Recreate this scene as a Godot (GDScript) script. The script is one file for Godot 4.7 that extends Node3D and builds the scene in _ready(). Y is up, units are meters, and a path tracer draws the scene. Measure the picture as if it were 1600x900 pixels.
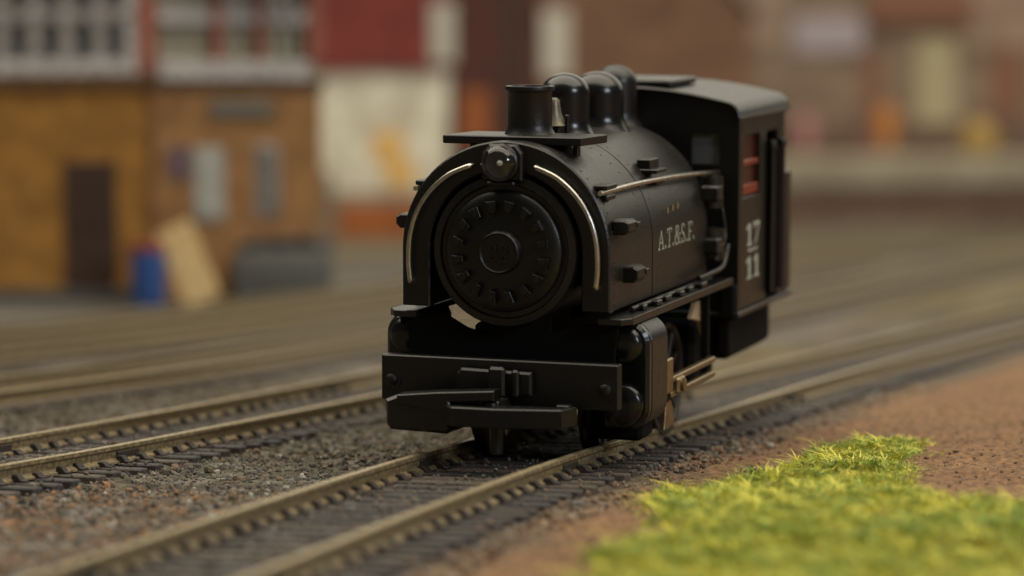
extends Node3D
# A model railway seen close up. Everything is written in millimetres and built at its true model size (MM turns millimetres into metres).
const MM := 0.001
var rng := RandomNumberGenerator.new()
var group_no := 0
var mats := {}
var used_names := {}

# ---------------------------------------------------------------- mesh helpers
func begin() -> SurfaceTool:
	var st := SurfaceTool.new()
	st.begin(Mesh.PRIMITIVE_TRIANGLES)
	return st

func fresh() -> int:
	group_no += 1
	return group_no

func tri(st: SurfaceTool, a: Vector3, b: Vector3, c: Vector3, hint: Vector3, g := -1) -> void:
	if (b - a).cross(c - a).dot(hint) > 0.0:
		var t := b
		b = c
		c = t
	st.set_smooth_group(g)
	st.add_vertex(a * MM)
	st.add_vertex(b * MM)
	st.add_vertex(c * MM)

func quad(st: SurfaceTool, a: Vector3, b: Vector3, c: Vector3, d: Vector3, hint: Vector3, g := -1) -> void:
	tri(st, a, b, c, hint, g)
	tri(st, a, c, d, hint, g)

func at(x: float, y: float, z: float) -> Transform3D:
	return Transform3D(Basis(), Vector3(x, y, z))

# a box with chamfered edges
func box(st: SurfaceTool, xf: Transform3D, size: Vector3, bevel := 0.15) -> void:
	var h := size * 0.5
	var b := minf(bevel, minf(h.x, minf(h.y, h.z)) * 0.6)
	var p := func(sx: float, sy: float, sz: float, axis: int) -> Vector3:
		var v := Vector3(sx * (h.x - (0.0 if axis == 0 else b)), sy * (h.y - (0.0 if axis == 1 else b)), sz * (h.z - (0.0 if axis == 2 else b)))
		return xf * v
	for s in [-1.0, 1.0]:
		quad(st, p.call(s, -1, -1, 0), p.call(s, 1, -1, 0), p.call(s, 1, 1, 0), p.call(s, -1, 1, 0), xf.basis * Vector3(s, 0, 0))
		quad(st, p.call(-1, s, -1, 1), p.call(1, s, -1, 1), p.call(1, s, 1, 1), p.call(-1, s, 1, 1), xf.basis * Vector3(0, s, 0))
		quad(st, p.call(-1, -1, s, 2), p.call(1, -1, s, 2), p.call(1, 1, s, 2), p.call(-1, 1, s, 2), xf.basis * Vector3(0, 0, s))
		for t in [-1.0, 1.0]:
			quad(st, p.call(s, t, -1, 0), p.call(s, t, 1, 0), p.call(s, t, 1, 1), p.call(s, t, -1, 1), xf.basis * Vector3(s, t, 0))
			quad(st, p.call(s, -1, t, 0), p.call(s, 1, t, 0), p.call(s, 1, t, 2), p.call(s, -1, t, 2), xf.basis * Vector3(s, 0, t))
			quad(st, p.call(-1, s, t, 1), p.call(1, s, t, 1), p.call(1, s, t, 2), p.call(-1, s, t, 2), xf.basis * Vector3(0, s, t))
			for u in [-1.0, 1.0]:
				tri(st, p.call(s, t, u, 0), p.call(s, t, u, 1), p.call(s, t, u, 2), xf.basis * Vector3(s, t, u))

# profile of (radius, height) from the foot up and round to the top, turned about the transform's y axis
func lathe(st: SurfaceTool, xf: Transform3D, prof: Array, segs := 28) -> void:
	var g := fresh()
	for i in prof.size() - 1:
		var a: Vector2 = prof[i]
		var b: Vector2 = prof[i + 1]
		var n := Vector2(b.y - a.y, a.x - b.x).normalized()
		if i > 0:
			var z: Vector2 = prof[i - 1]
			if Vector2(a.y - z.y, z.x - a.x).normalized().dot(n) < 0.75:
				g = fresh()
		for k in segs:
			var t0 := TAU * k / segs
			var t1 := TAU * (k + 1) / segs
			var c0 := Vector3(cos(t0), 0, sin(t0))
			var c1 := Vector3(cos(t1), 0, sin(t1))
			var m := (c0 + c1) * 0.5
			var hint := xf.basis * (m * n.x + Vector3(0, n.y, 0))
			var p0 := xf * (c0 * a.x + Vector3(0, a.y, 0))
			var p1 := xf * (c1 * a.x + Vector3(0, a.y, 0))
			var p2 := xf * (c1 * b.x + Vector3(0, b.y, 0))
			var p3 := xf * (c0 * b.x + Vector3(0, b.y, 0))
			if a.x > 1e-4:
				tri(st, p0, p1, p2, hint, g)
			if b.x > 1e-4:
				tri(st, p0, p2, p3, hint, g)

# a flat outline in the transform's xy plane, pushed from z0 to z1 with chamfered rims
func extrude(st: SurfaceTool, xf: Transform3D, poly: PackedVector2Array, z0: float, z1: float, ch := 0.12) -> void:
	var n := poly.size()
	var area := 0.0
	for i in n:
		area += poly[i].cross(poly[(i + 1) % n])
	var sgn := 1.0 if area > 0 else -1.0
	var nrm: Array[Vector2] = []
	for i in n:
		var e := (poly[(i + 1) % n] - poly[i]).normalized()
		nrm.append(Vector2(e.y, -e.x) * sgn)
	var inner := PackedVector2Array()
	for i in n:
		var m := nrm[i] + nrm[(i + n - 1) % n]
		inner.append(poly[i] - m.normalized() * ch / maxf(0.5, m.length() * 0.5))
	var idx := Geometry2D.triangulate_polygon(inner)
	for side in 2:
		var z := z1 if side else z0
		var hint := xf.basis * Vector3(0, 0, 1 if side else -1) * (1.0 if z1 > z0 else -1.0)
		for k in range(0, idx.size(), 3):
			tri(st, xf * Vector3(inner[idx[k]].x, inner[idx[k]].y, z), xf * Vector3(inner[idx[k + 1]].x, inner[idx[k + 1]].y, z), xf * Vector3(inner[idx[k + 2]].x, inner[idx[k + 2]].y, z), hint)
	var dz := ch * (1.0 if z1 > z0 else -1.0)
	var g := fresh()
	for i in n:
		var j := (i + 1) % n
		if nrm[i].dot(nrm[(i + n - 1) % n]) < 0.8:
			g = fresh()
		var hint := xf.basis * Vector3(nrm[i].x, nrm[i].y, 0)
		var a0 := xf * Vector3(poly[i].x, poly[i].y, z0 + dz)
		var b0 := xf * Vector3(poly[j].x, poly[j].y, z0 + dz)
		var a1 := xf * Vector3(poly[i].x, poly[i].y, z1 - dz)
		var b1 := xf * Vector3(poly[j].x, poly[j].y, z1 - dz)
		quad(st, a0, b0, b1, a1, hint, g)
		quad(st, a0, b0, xf * Vector3(inner[j].x, inner[j].y, z0), xf * Vector3(inner[i].x, inner[i].y, z0), hint + xf.basis * Vector3(0, 0, -signf(dz)))
		quad(st, a1, b1, xf * Vector3(inner[j].x, inner[j].y, z1), xf * Vector3(inner[i].x, inner[i].y, z1), hint + xf.basis * Vector3(0, 0, signf(dz)))

func tube(st: SurfaceTool, pts: Array, r: float, segs := 10) -> void:
	var g := fresh()
	var side := Vector3.ZERO
	var rings := []
	for i in pts.size():
		var t: Vector3 = (pts[mini(i + 1, pts.size() - 1)] - pts[maxi(i - 1, 0)]).normalized()
		if side == Vector3.ZERO:
			side = t.cross(Vector3.UP if absf(t.y) < 0.9 else Vector3.RIGHT).normalized()
		side = (side - t * side.dot(t)).normalized()
		var up := t.cross(side)
		var ring := []
		for k in segs:
			var a := TAU * k / segs
			ring.append([pts[i] + (side * cos(a) + up * sin(a)) * r, side * cos(a) + up * sin(a)])
		rings.append(ring)
	for i in rings.size() - 1:
		for k in segs:
			var j := (k + 1) % segs
			quad(st, rings[i][k][0], rings[i][j][0], rings[i + 1][j][0], rings[i + 1][k][0], rings[i][k][1] + rings[i][j][1], g)
	for e in [0, rings.size() - 1]:
		var out: Vector3 = (pts[0] - pts[1]) if e == 0 else (pts[e] - pts[e - 1])
		for k in segs:
			tri(st, pts[e], rings[e][k][0], rings[e][(k + 1) % segs][0], out)

func smooth_path(pts: Array, each := 8) -> Array:
	var out := []
	for i in pts.size() - 1:
		var a: Vector3 = pts[maxi(i - 1, 0)]
		var b: Vector3 = pts[i]
		var c: Vector3 = pts[i + 1]
		var d: Vector3 = pts[mini(i + 2, pts.size() - 1)]
		for k in each:
			out.append(b.cubic_interpolate(c, a, d, float(k) / each))
	out.append(pts[-1])
	return out

func arc(cx: float, cy: float, r: float, a0: float, a1: float, n: int) -> PackedVector2Array:
	var p := PackedVector2Array()
	for i in n + 1:
		var a := deg_to_rad(lerpf(a0, a1, float(i) / n))
		p.append(Vector2(cx + r * cos(a), cy + r * sin(a)))
	return p

# ---------------------------------------------------------------- nodes
func numbered(called: String) -> String:
	var n: int = used_names.get(called, 0)
	used_names[called] = n + 1
	return called if n == 0 else "%s_%03d" % [called, n]

func tag(o: Node3D, label: String, category: String, group := "") -> Node3D:
	o.set_meta("label", label)
	o.set_meta("category", category)
	if group:
		o.set_meta("group", group)
	return o

func thing(called: String, label: String, category: String, xf := Transform3D(), group := "") -> Node3D:
	var o := Node3D.new()
	o.name = numbered(called)
	add_child(o)
	o.transform = Transform3D(xf.basis, xf.origin * MM)
	return tag(o, label, category, group)

func part(called: String, st: SurfaceTool, m: Material, parent: Node3D = self) -> MeshInstance3D:
	st.generate_normals()
	return put(called, st.commit(), m, parent)

func put(called: String, mesh: Mesh, m: Material, parent: Node3D = self) -> MeshInstance3D:
	var o := MeshInstance3D.new()
	o.name = called
	o.mesh = mesh
	o.material_override = m
	parent.add_child(o, true)
	return o

# ---------------------------------------------------------------- materials
func noise_tex(freq: float, seed_: int, lo: Color, hi: Color, size := 256, octaves := 4, normal := false, bump := 4.0) -> NoiseTexture2D:
	var n := FastNoiseLite.new()
	n.seed = seed_
	n.noise_type = FastNoiseLite.TYPE_SIMPLEX_SMOOTH
	n.frequency = freq
	n.fractal_octaves = octaves
	var t := NoiseTexture2D.new()
	t.width = size
	t.height = size
	t.seamless = true
	t.noise = n
	if normal:
		t.as_normal_map = true
		t.bump_strength = bump
	else:
		var g := Gradient.new()
		g.set_color(0, lo)
		g.set_color(1, hi)
		g.set_offset(0, 0.2)
		g.set_offset(1, 0.8)
		t.color_ramp = g
	return t

func lin(r: float, g: float, b: float) -> Color:
	return Color(r, g, b).linear_to_srgb()

func plain(c: Color, rough := 0.6, metal := 0.0) -> StandardMaterial3D:
	var m := StandardMaterial3D.new()
	m.albedo_color = c
	m.roughness = rough
	m.metallic = metal
	return m

func textured(c: Color, rough: float, tile_mm: float, grain: Texture2D, normal: Texture2D, strength := 0.4, metal := 0.0) -> StandardMaterial3D:
	var m := plain(c, rough, metal)
	m.uv1_triplanar = true
	m.uv1_scale = Vector3.ONE * (1000.0 / tile_mm)
	if grain:
		m.albedo_texture = grain
	if normal:
		m.normal_enabled = true
		m.normal_texture = normal
		m.normal_scale = strength
	return m

func make_materials() -> void:
	var grain := noise_tex(0.03, 3, Color(0.62, 0.62, 0.62), Color.WHITE)
	var patch := noise_tex(0.012, 5, Color(0.84, 0.82, 0.8), Color.WHITE)
	var bumps := noise_tex(0.05, 8, Color.BLACK, Color.WHITE, 256, 4, true, 4.0)
	var fine := noise_tex(0.11, 9, Color.BLACK, Color.WHITE, 256, 3, true, 3.0)
	var wear := noise_tex(0.02, 12, Color(0.86, 0.86, 0.86), Color.WHITE, 256, 5)
	# dust specks: mostly plain, a few pale grains where the noise peaks
	var speck := noise_tex(0.09, 21, Color.BLACK, Color.WHITE, 512, 3)
	var ramp := Gradient.new()
	ramp.offsets = PackedFloat32Array([0.0, 0.66, 0.73, 1.0])
	ramp.colors = PackedColorArray([Color(0.34, 0.33, 0.32), Color(0.38, 0.37, 0.35), Color(0.95, 0.92, 0.84), Color(1.0, 0.98, 0.9)])
	speck.color_ramp = ramp
	var b := textured(lin(0.055, 0.054, 0.05), 0.4, 9.0, speck, fine, 0.25)
	b.roughness_texture = wear
	mats.black = b
	var g := textured(lin(0.006, 0.006, 0.0065), 0.24, 14.0, null, fine, 0.05)
	mats.gloss = g
	mats.satin = textured(lin(0.0045, 0.0043, 0.004), 0.38, 10.0, null, fine, 0.18)
	mats.grey_side = b
	var under := textured(lin(0.006, 0.0058, 0.0055), 0.85, 9.0, null, bumps, 0.3)
	under.metallic_specular = 0.25
	mats.underframe = under
	mats.wire = textured(lin(0.6, 0.57, 0.5), 0.3, 8.0, wear, fine, 0.1, 1.0)
	mats.rod = textured(lin(0.32, 0.235, 0.13), 0.38, 8.0, wear, fine, 0.2, 0.85)
	mats.bell = textured(lin(0.19, 0.165, 0.12), 0.42, 8.0, wear, fine, 0.1, 0.6)
	mats.cup = plain(lin(0.05, 0.044, 0.036), 0.35, 0.5)
	mats.bulb = plain(lin(0.5, 0.48, 0.42), 0.2)
	var lens := plain(Color(0.2, 0.2, 0.19, 0.12), 0.03)
	lens.transparency = BaseMaterial3D.TRANSPARENCY_ALPHA
	mats.lens = lens
	mats.paint = textured(lin(0.34, 0.36, 0.29), 0.6, 3.0, wear, null)
	mats.number = textured(lin(0.46, 0.49, 0.42), 0.6, 5.0, wear, null)
	mats.red_pane = plain(lin(0.045, 0.007, 0.005), 0.25)
	mats.red_bar = plain(lin(0.2, 0.03, 0.014), 0.35)
	mats.dark_pane = plain(lin(0.1, 0.105, 0.11), 0.12)
	mats.rail = textured(lin(0.27, 0.2, 0.1), 0.62, 7.0, grain, bumps, 0.5)
	mats.railhead = textured(lin(0.52, 0.425, 0.255), 0.42, 6.0, grain, fine, 0.3, 0.35)
	for i in 3:
		mats["sleeper%d" % i] = textured([lin(0.075, 0.06, 0.052), lin(0.11, 0.085, 0.065), lin(0.06, 0.052, 0.05)][i], 0.75, 5.0, grain, bumps, 0.7)
	mats.chair = textured(lin(0.04, 0.027, 0.02), 0.7, 4.0, grain, bumps, 0.5)
	var e := textured(Color.WHITE, 0.95, 11.0, grain, bumps, 0.45)
	e.vertex_color_use_as_albedo = true
	e.uv1_world_triplanar = true
	mats.ground = e
	var s := textured(Color.WHITE, 0.85, 1.6, grain, bumps, 0.5)
	s.vertex_color_use_as_albedo = true
	mats.stone = s
	var gr := plain(Color.WHITE, 0.6)
	gr.vertex_color_use_as_albedo = true
	gr.backlight_enabled = true
	gr.backlight = Color(0.5, 0.5, 0.3)
	mats.grass = gr
	# the buildings behind
	mats.ochre = textured(lin(0.42, 0.2, 0.036), 0.85, 30.0, patch, bumps, 0.5)
	mats.tan_wall = textured(lin(0.4, 0.205, 0.075), 0.85, 26.0, patch, bumps, 0.5)
	mats.brown_band = textured(lin(0.2, 0.105, 0.045), 0.8, 20.0, grain, null)
	mats.red_frame = textured(lin(0.58, 0.2, 0.13), 0.7, 20.0, grain, null)
	mats.white_frame = textured(lin(0.85, 0.79, 0.75), 0.7, 20.0, grain, null)
	mats.grey_frame = textured(lin(0.56, 0.5, 0.46), 0.7, 20.0, grain, null)
	mats.room_wall = textured(lin(0.15, 0.09, 0.058), 0.8, 20.0, grain, null)
	var glass := plain(Color(0.8, 0.85, 0.85, 0.12), 0.05)
	glass.transparency = BaseMaterial3D.TRANSPARENCY_ALPHA
	mats.glass = glass
	mats.room_olive = plain(lin(0.4, 0.35, 0.22), 0.3)
	mats.door = textured(lin(0.085, 0.04, 0.022), 0.7, 16.0, grain, null)
	mats.roof = textured(lin(0.1, 0.09, 0.09), 0.8, 20.0, grain, bumps)
	mats.rust = textured(lin(0.36, 0.15, 0.05), 0.8, 20.0, grain, null)
	mats.grey_sign = textured(lin(0.26, 0.24, 0.2), 0.7, 10.0, grain, null)
	mats.purple = plain(lin(0.15, 0.095, 0.11), 0.7)
	mats.pale_pane = plain(lin(0.42, 0.42, 0.36), 0.4)
	mats.blue = plain(lin(0.02, 0.075, 0.26), 0.45)
	mats.red_paint = plain(lin(0.28, 0.04, 0.04), 0.5)
	mats.board = textured(lin(0.9, 0.64, 0.29), 0.75, 14.0, grain, null)
	mats.slate = textured(lin(0.12, 0.118, 0.108), 0.8, 10.0, grain, bumps)
	mats.cream = textured(lin(0.9, 0.86, 0.69), 0.8, 60.0, patch, null)
	mats.brick_red = textured(lin(0.26, 0.046, 0.034), 0.8, 40.0, patch, bumps)
	mats.orange_brown = textured(lin(0.42, 0.13, 0.03), 0.8, 40.0, patch, null)
	mats.orange_box = plain(lin(0.85, 0.5, 0.14), 0.7)
	mats.maroon = textured(lin(0.1, 0.03, 0.023), 0.8, 40.0, patch, null)
	mats.pale_grey = plain(lin(0.55, 0.53, 0.44), 0.7)
	mats.brown_wall = textured(lin(0.2, 0.11, 0.066), 0.85, 60.0, patch, bumps)
	mats.mauve_wall = textured(lin(0.25, 0.18, 0.13), 0.85, 70.0, patch, bumps)
	mats.pinkish = textured(lin(0.33, 0.235, 0.18), 0.8, 60.0, patch, null)
	mats.concrete = textured(lin(0.38, 0.34, 0.25), 0.85, 50.0, patch, bumps)
	mats.dark_brick = textured(lin(0.155, 0.095, 0.065), 0.85, 40.0, patch, bumps)
	mats.door_cream = plain(lin(0.38, 0.33, 0.2), 0.7)
	mats.sign_blue = plain(lin(0.36, 0.32, 0.35), 0.7)
	mats.reddish = plain(lin(0.2, 0.09, 0.055), 0.8)
	mats.skin = plain(lin(0.45, 0.28, 0.2), 0.6)
	mats.hair = plain(lin(0.1, 0.06, 0.035), 0.7)
	mats.pink = plain(lin(0.42, 0.19, 0.19), 0.7)
	mats.orange = plain(lin(0.48, 0.19, 0.03), 0.7)
	mats.yellow = plain(lin(0.33, 0.215, 0.05), 0.7)
	mats.trouser = plain(lin(0.09, 0.075, 0.05), 0.8)

# ---------------------------------------------------------------- the lie of the land
var ground_noise := FastNoiseLite.new()
var coarse_noise := FastNoiseLite.new()
# control points (x, z) of the centre lines of the tracks, from the near end to the far end
var lines := [
	[Vector2(8.6, 160), Vector2(4.3, 90), Vector2(2.9, 66), Vector2(1.5, 38), Vector2(0.3, 5), Vector2(0.2, -28), Vector2(0.9, -60), Vector2(2.4, -134), Vector2(9.0, -258), Vector2(20, -420), Vector2(42, -700), Vector2(80, -1100)],
	[Vector2(-68, 120), Vector2(-61, 60), Vector2(-58.0, 26), Vector2(-56.3, 8), Vector2(-55.2, -14), Vector2(-54.2, -40), Vector2(-53.6, -74), Vector2(-53.5, -110), Vector2(-54, -200), Vector2(-54, -420), Vector2(-48, -700), Vector2(-35, -1100)],
	[Vector2(-116, 0), Vector2(-109.5, -65), Vector2(-104, -122), Vector2(-103, -172), Vector2(-104, -300), Vector2(-105, -600), Vector2(-100, -1100)],
	[Vector2(-166, -60), Vector2(-154, -146), Vector2(-144, -200), Vector2(-143, -319), Vector2(-146, -600), Vector2(-150, -1000)],
	[Vector2(-196, -120), Vector2(-180, -180), Vector2(-172, -250), Vector2(-173, -400), Vector2(-186, -700)],
]

func line_x(n: int, z: float) -> float:
	var p: Array = lines[n]
	for i in p.size() - 1:
		if z <= p[i].y and z >= p[i + 1].y:
			var a: Vector2 = p[maxi(i - 1, 0)]
			var b: Vector2 = p[i]
			var c: Vector2 = p[i + 1]
			var d: Vector2 = p[mini(i + 2, p.size() - 1)]
			var t := (z - b.y) / (c.y - b.y)
			var s0 := (c.x - a.x) / (c.y - a.y) * (c.y - b.y)
			var s1 := (d.x - b.x) / (d.y - b.y) * (c.y - b.y)
			var t2 := t * t
			var t3 := t2 * t
			return (2 * t3 - 3 * t2 + 1) * b.x + (t3 - 2 * t2 + t) * s0 + (3 * t2 - 2 * t3) * c.x + (t3 - t2) * s1
	return p[0].x if z > p[0].y else p[-1].x

func near_line(x: float, z: float) -> float:
	var d := 1e9
	for n in lines.size():
		if z < lines[n][0].y and z > lines[n][-1].y:
			d = minf(d, absf(x - line_x(n, z)))
	return d

func ground_y(x: float, z: float) -> float:
	var d := near_line(x, z)
	var y := -3.15 + ground_noise.get_noise_2d(x, z) * 0.45 + coarse_noise.get_noise_2d(x, z) * 0.5
	if x > 18:
		y += 0.7 * smoothstep(18, 40, x) * (1.0 - smoothstep(60, 140, absf(z)))
	var bed := -2.42 + ground_noise.get_noise_2d(x * 2.0, z * 2.0) * 0.35 + coarse_noise.get_noise_2d(x * 4.0, z * 4.0) * 0.3
	bed -= 0.45 * smoothstep(9.5, 11.5, d)
	y += 0.5 * mound(x, z)
	return lerpf(bed, y, smoothstep(15.0, 19.0, d))

var grass_edge := PackedVector2Array([Vector2(22.7, 16.1), Vector2(24.8, 5.8), Vector2(30.0, -2.5), Vector2(31.6, -10.1), Vector2(31.0, -32.1), Vector2(29.9, -45.1), Vector2(32.7, -51.1), Vector2(38.1, -45.6), Vector2(40.8, -30.0), Vector2(42.0, -13.1), Vector2(46.7, -0.5), Vector2(51.8, 10.8), Vector2(60.4, 20.2), Vector2(69, 27.8), Vector2(95, 60), Vector2(95, 110), Vector2(36, 110), Vector2(36.5, 78.5), Vector2(33.0, 64.5), Vector2(33.0, 54.7), Vector2(34.8, 48.0), Vector2(29.8, 30.5)])

func mound(x: float, z: float) -> float:
	return smoothstep(27.0, 36.0, x) * smoothstep(-52.0, -40.0, z) * (1.0 - smoothstep(-6.0, 6.0, (x - 38.0) - maxf(z + 25.0, 0.0) * 0.62))

func soil(x: float, z: float) -> Color:
	var n := coarse_noise.get_noise_2d(x * 1.7 + 300, z * 1.7) * 0.5 + 0.5
	var f := ground_noise.get_noise_2d(x * 1.6, z * 1.6 + 90) * 0.5 + 0.5
	var c := Color(0.155, 0.117, 0.077).lerp(Color(0.225, 0.165, 0.10), n)
	var d := near_line(x, z)
	# ash and grey chippings by the rails
	c = c.lerp(Color(0.14, 0.12, 0.095), 0.6 * (1.0 - smoothstep(8.0, 20.0, d)))
	# reddish earth to the right of the near track
	var r := smoothstep(14.0, 24.0, x - line_x(0, z) + (n - 0.5) * 9.0)
	c = c.lerp(Color(0.25, 0.125, 0.052).lerp(Color(0.35, 0.19, 0.085), n), r)
	# yellowish trodden strips far back, and dry moss between the near tracks
	if x < 12 and z < -60:
		c = c.lerp(Color(0.205, 0.145, 0.03), smoothstep(-50.0, -130.0, z) * smoothstep(0.3, 0.48, coarse_noise.get_noise_2d(x * 0.9 + 40, z * 0.22 + 11) * 0.5 + 0.5))
	# duller ash beyond the second track
	c = c.lerp(Color(0.095, 0.075, 0.047), 0.75 * smoothstep(-62.0, -90.0, x) * smoothstep(0.0, -40.0, z) * smoothstep(-900.0, -500.0, z))
	# dark cinders in front of the signal box
	c = c.lerp(Color(0.085, 0.07, 0.052), 0.8 * smoothstep(-150.0, -175.0, x) * smoothstep(-185.0, -230.0, z) * smoothstep(-640.0, -520.0, z))
	var moss := (1.0 - smoothstep(14.0, 32.0, Vector2(x + 33, (z + 30) * 0.5).length())) * smoothstep(0.35, 0.6, f)
	c = c.lerp(Color(0.07, 0.085, 0.045), 0.7 * moss)
	if x > 18 and z > -58 and Geometry2D.is_point_in_polygon(Vector2(x + (f - 0.5) * 6.0, z + (n - 0.5) * 8.0), grass_edge):
		c = c.lerp(Color(0.19, 0.2, 0.04), 0.8)
	var leaf := (1.0 - smoothstep(8.0, 22.0, Vector2((x + 27) * 1.0, (z - 58) * 0.6).length())) * smoothstep(0.4, 0.62, n * 0.6 + f * 0.4)
	c = c.lerp(Color(0.42, 0.2, 0.085), 0.8 * leaf)
	var blotch := coarse_noise.get_noise_2d(x * 5.0 - 70, z * 5.0 + 31)
	if x - line_x(0, z) < 16.0:
		c = c.lerp(Color(0.22, 0.2, 0.17) if blotch > 0.0 else Color(0.085, 0.066, 0.046), clampf(absf(blotch) * 2.6, 0.0, 0.85))
	return c * lerpf(0.6, 1.1, f)

func spaced(dense0: float, dense1: float, step: float, reach: float) -> PackedFloat32Array:
	var right := []
	var v := dense1
	var s := step
	while v < reach:
		s *= 1.13
		v += s
		right.append(v)
	var left := []
	v = dense0
	s = step
	while v > -reach:
		s *= 1.13
		v -= s
		left.append(v)
	left.reverse()
	var out := PackedFloat32Array(left)
	v = dense0
	while v <= dense1:
		out.append(v)
		v += step
	out.append_array(PackedFloat32Array(right))
	return out

func build_ground() -> void:
	var xs := spaced(-80, 72, 0.9, 2600)
	var zs := spaced(-90, 112, 0.9, 2600)
	var w := xs.size()
	var v := PackedVector3Array()
	var c := PackedColorArray()
	for z in zs:
		for x in xs:
			v.append(Vector3(x, ground_y(x, z), z) * MM)
			c.append(soil(x, z))
	var nrm := PackedVector3Array()
	for j in zs.size():
		for i in w:
			var l := v[j * w + maxi(i - 1, 0)]
			var r := v[j * w + mini(i + 1, w - 1)]
			var u := v[maxi(j - 1, 0) * w + i]
			var d := v[mini(j + 1, zs.size() - 1) * w + i]
			nrm.append((d - u).cross(r - l).normalized())
	var idx := PackedInt32Array()
	for j in zs.size() - 1:
		for i in w - 1:
			var a := j * w + i
			idx.append_array([a, a + 1, a + w, a + 1, a + w + 1, a + w])
	var arr := []
	arr.resize(Mesh.ARRAY_MAX)
	arr[Mesh.ARRAY_VERTEX] = v
	arr[Mesh.ARRAY_NORMAL] = nrm
	arr[Mesh.ARRAY_COLOR] = c
	arr[Mesh.ARRAY_INDEX] = idx
	var m := ArrayMesh.new()
	m.add_surface_from_arrays(Mesh.PRIMITIVE_TRIANGLES, arr)
	var o := put("ground", m, mats.ground)
	o.set_meta("kind", "structure")
	o.set_meta("label", "brown earth and ash ground of the layout, reddish beside the grass")

# ---------------------------------------------------------------- tracks
func track_path(n: int) -> Array:
	var out := []
	var z: float = lines[n][0].y
	while z > lines[n][-1].y:
		out.append(Vector3(line_x(n, z), 0, z))
		z -= 4.0 if z > -150 else 20.0
	return out

func sweep(st: SurfaceTool, path: Array, off: float, prof: PackedVector2Array, closed := true) -> void:
	var rings := []
	for i in path.size():
		var t: Vector3 = (path[mini(i + 1, path.size() - 1)] - path[maxi(i - 1, 0)]).normalized()
		var side := Vector3(-t.z, 0, t.x)
		var ring := []
		for p in prof:
			ring.append(path[i] + side * (off + p.x) + Vector3(0, p.y, 0))
		rings.append([ring, side])
	var n := prof.size()
	for k in (n if closed else n - 1):
		var j := (k + 1) % n
		var e := prof[j] - prof[k]
		var g := fresh()
		for i in path.size() - 1:
			var hint: Vector3 = rings[i][1] * e.y + Vector3(0, -e.x, 0)
			quad(st, rings[i][0][k], rings[i][0][j], rings[i + 1][0][j], rings[i + 1][0][k], hint, g)
	for e in [0, path.size() - 1]:
		var out: Vector3 = (path[0] - path[1]) if e == 0 else (path[e] - path[e - 1])
		var idx := Geometry2D.triangulate_polygon(prof)
		for k in range(0, idx.size(), 3):
			tri(st, rings[e][0][idx[k]], rings[e][0][idx[k + 1]], rings[e][0][idx[k + 2]], out)

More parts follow.
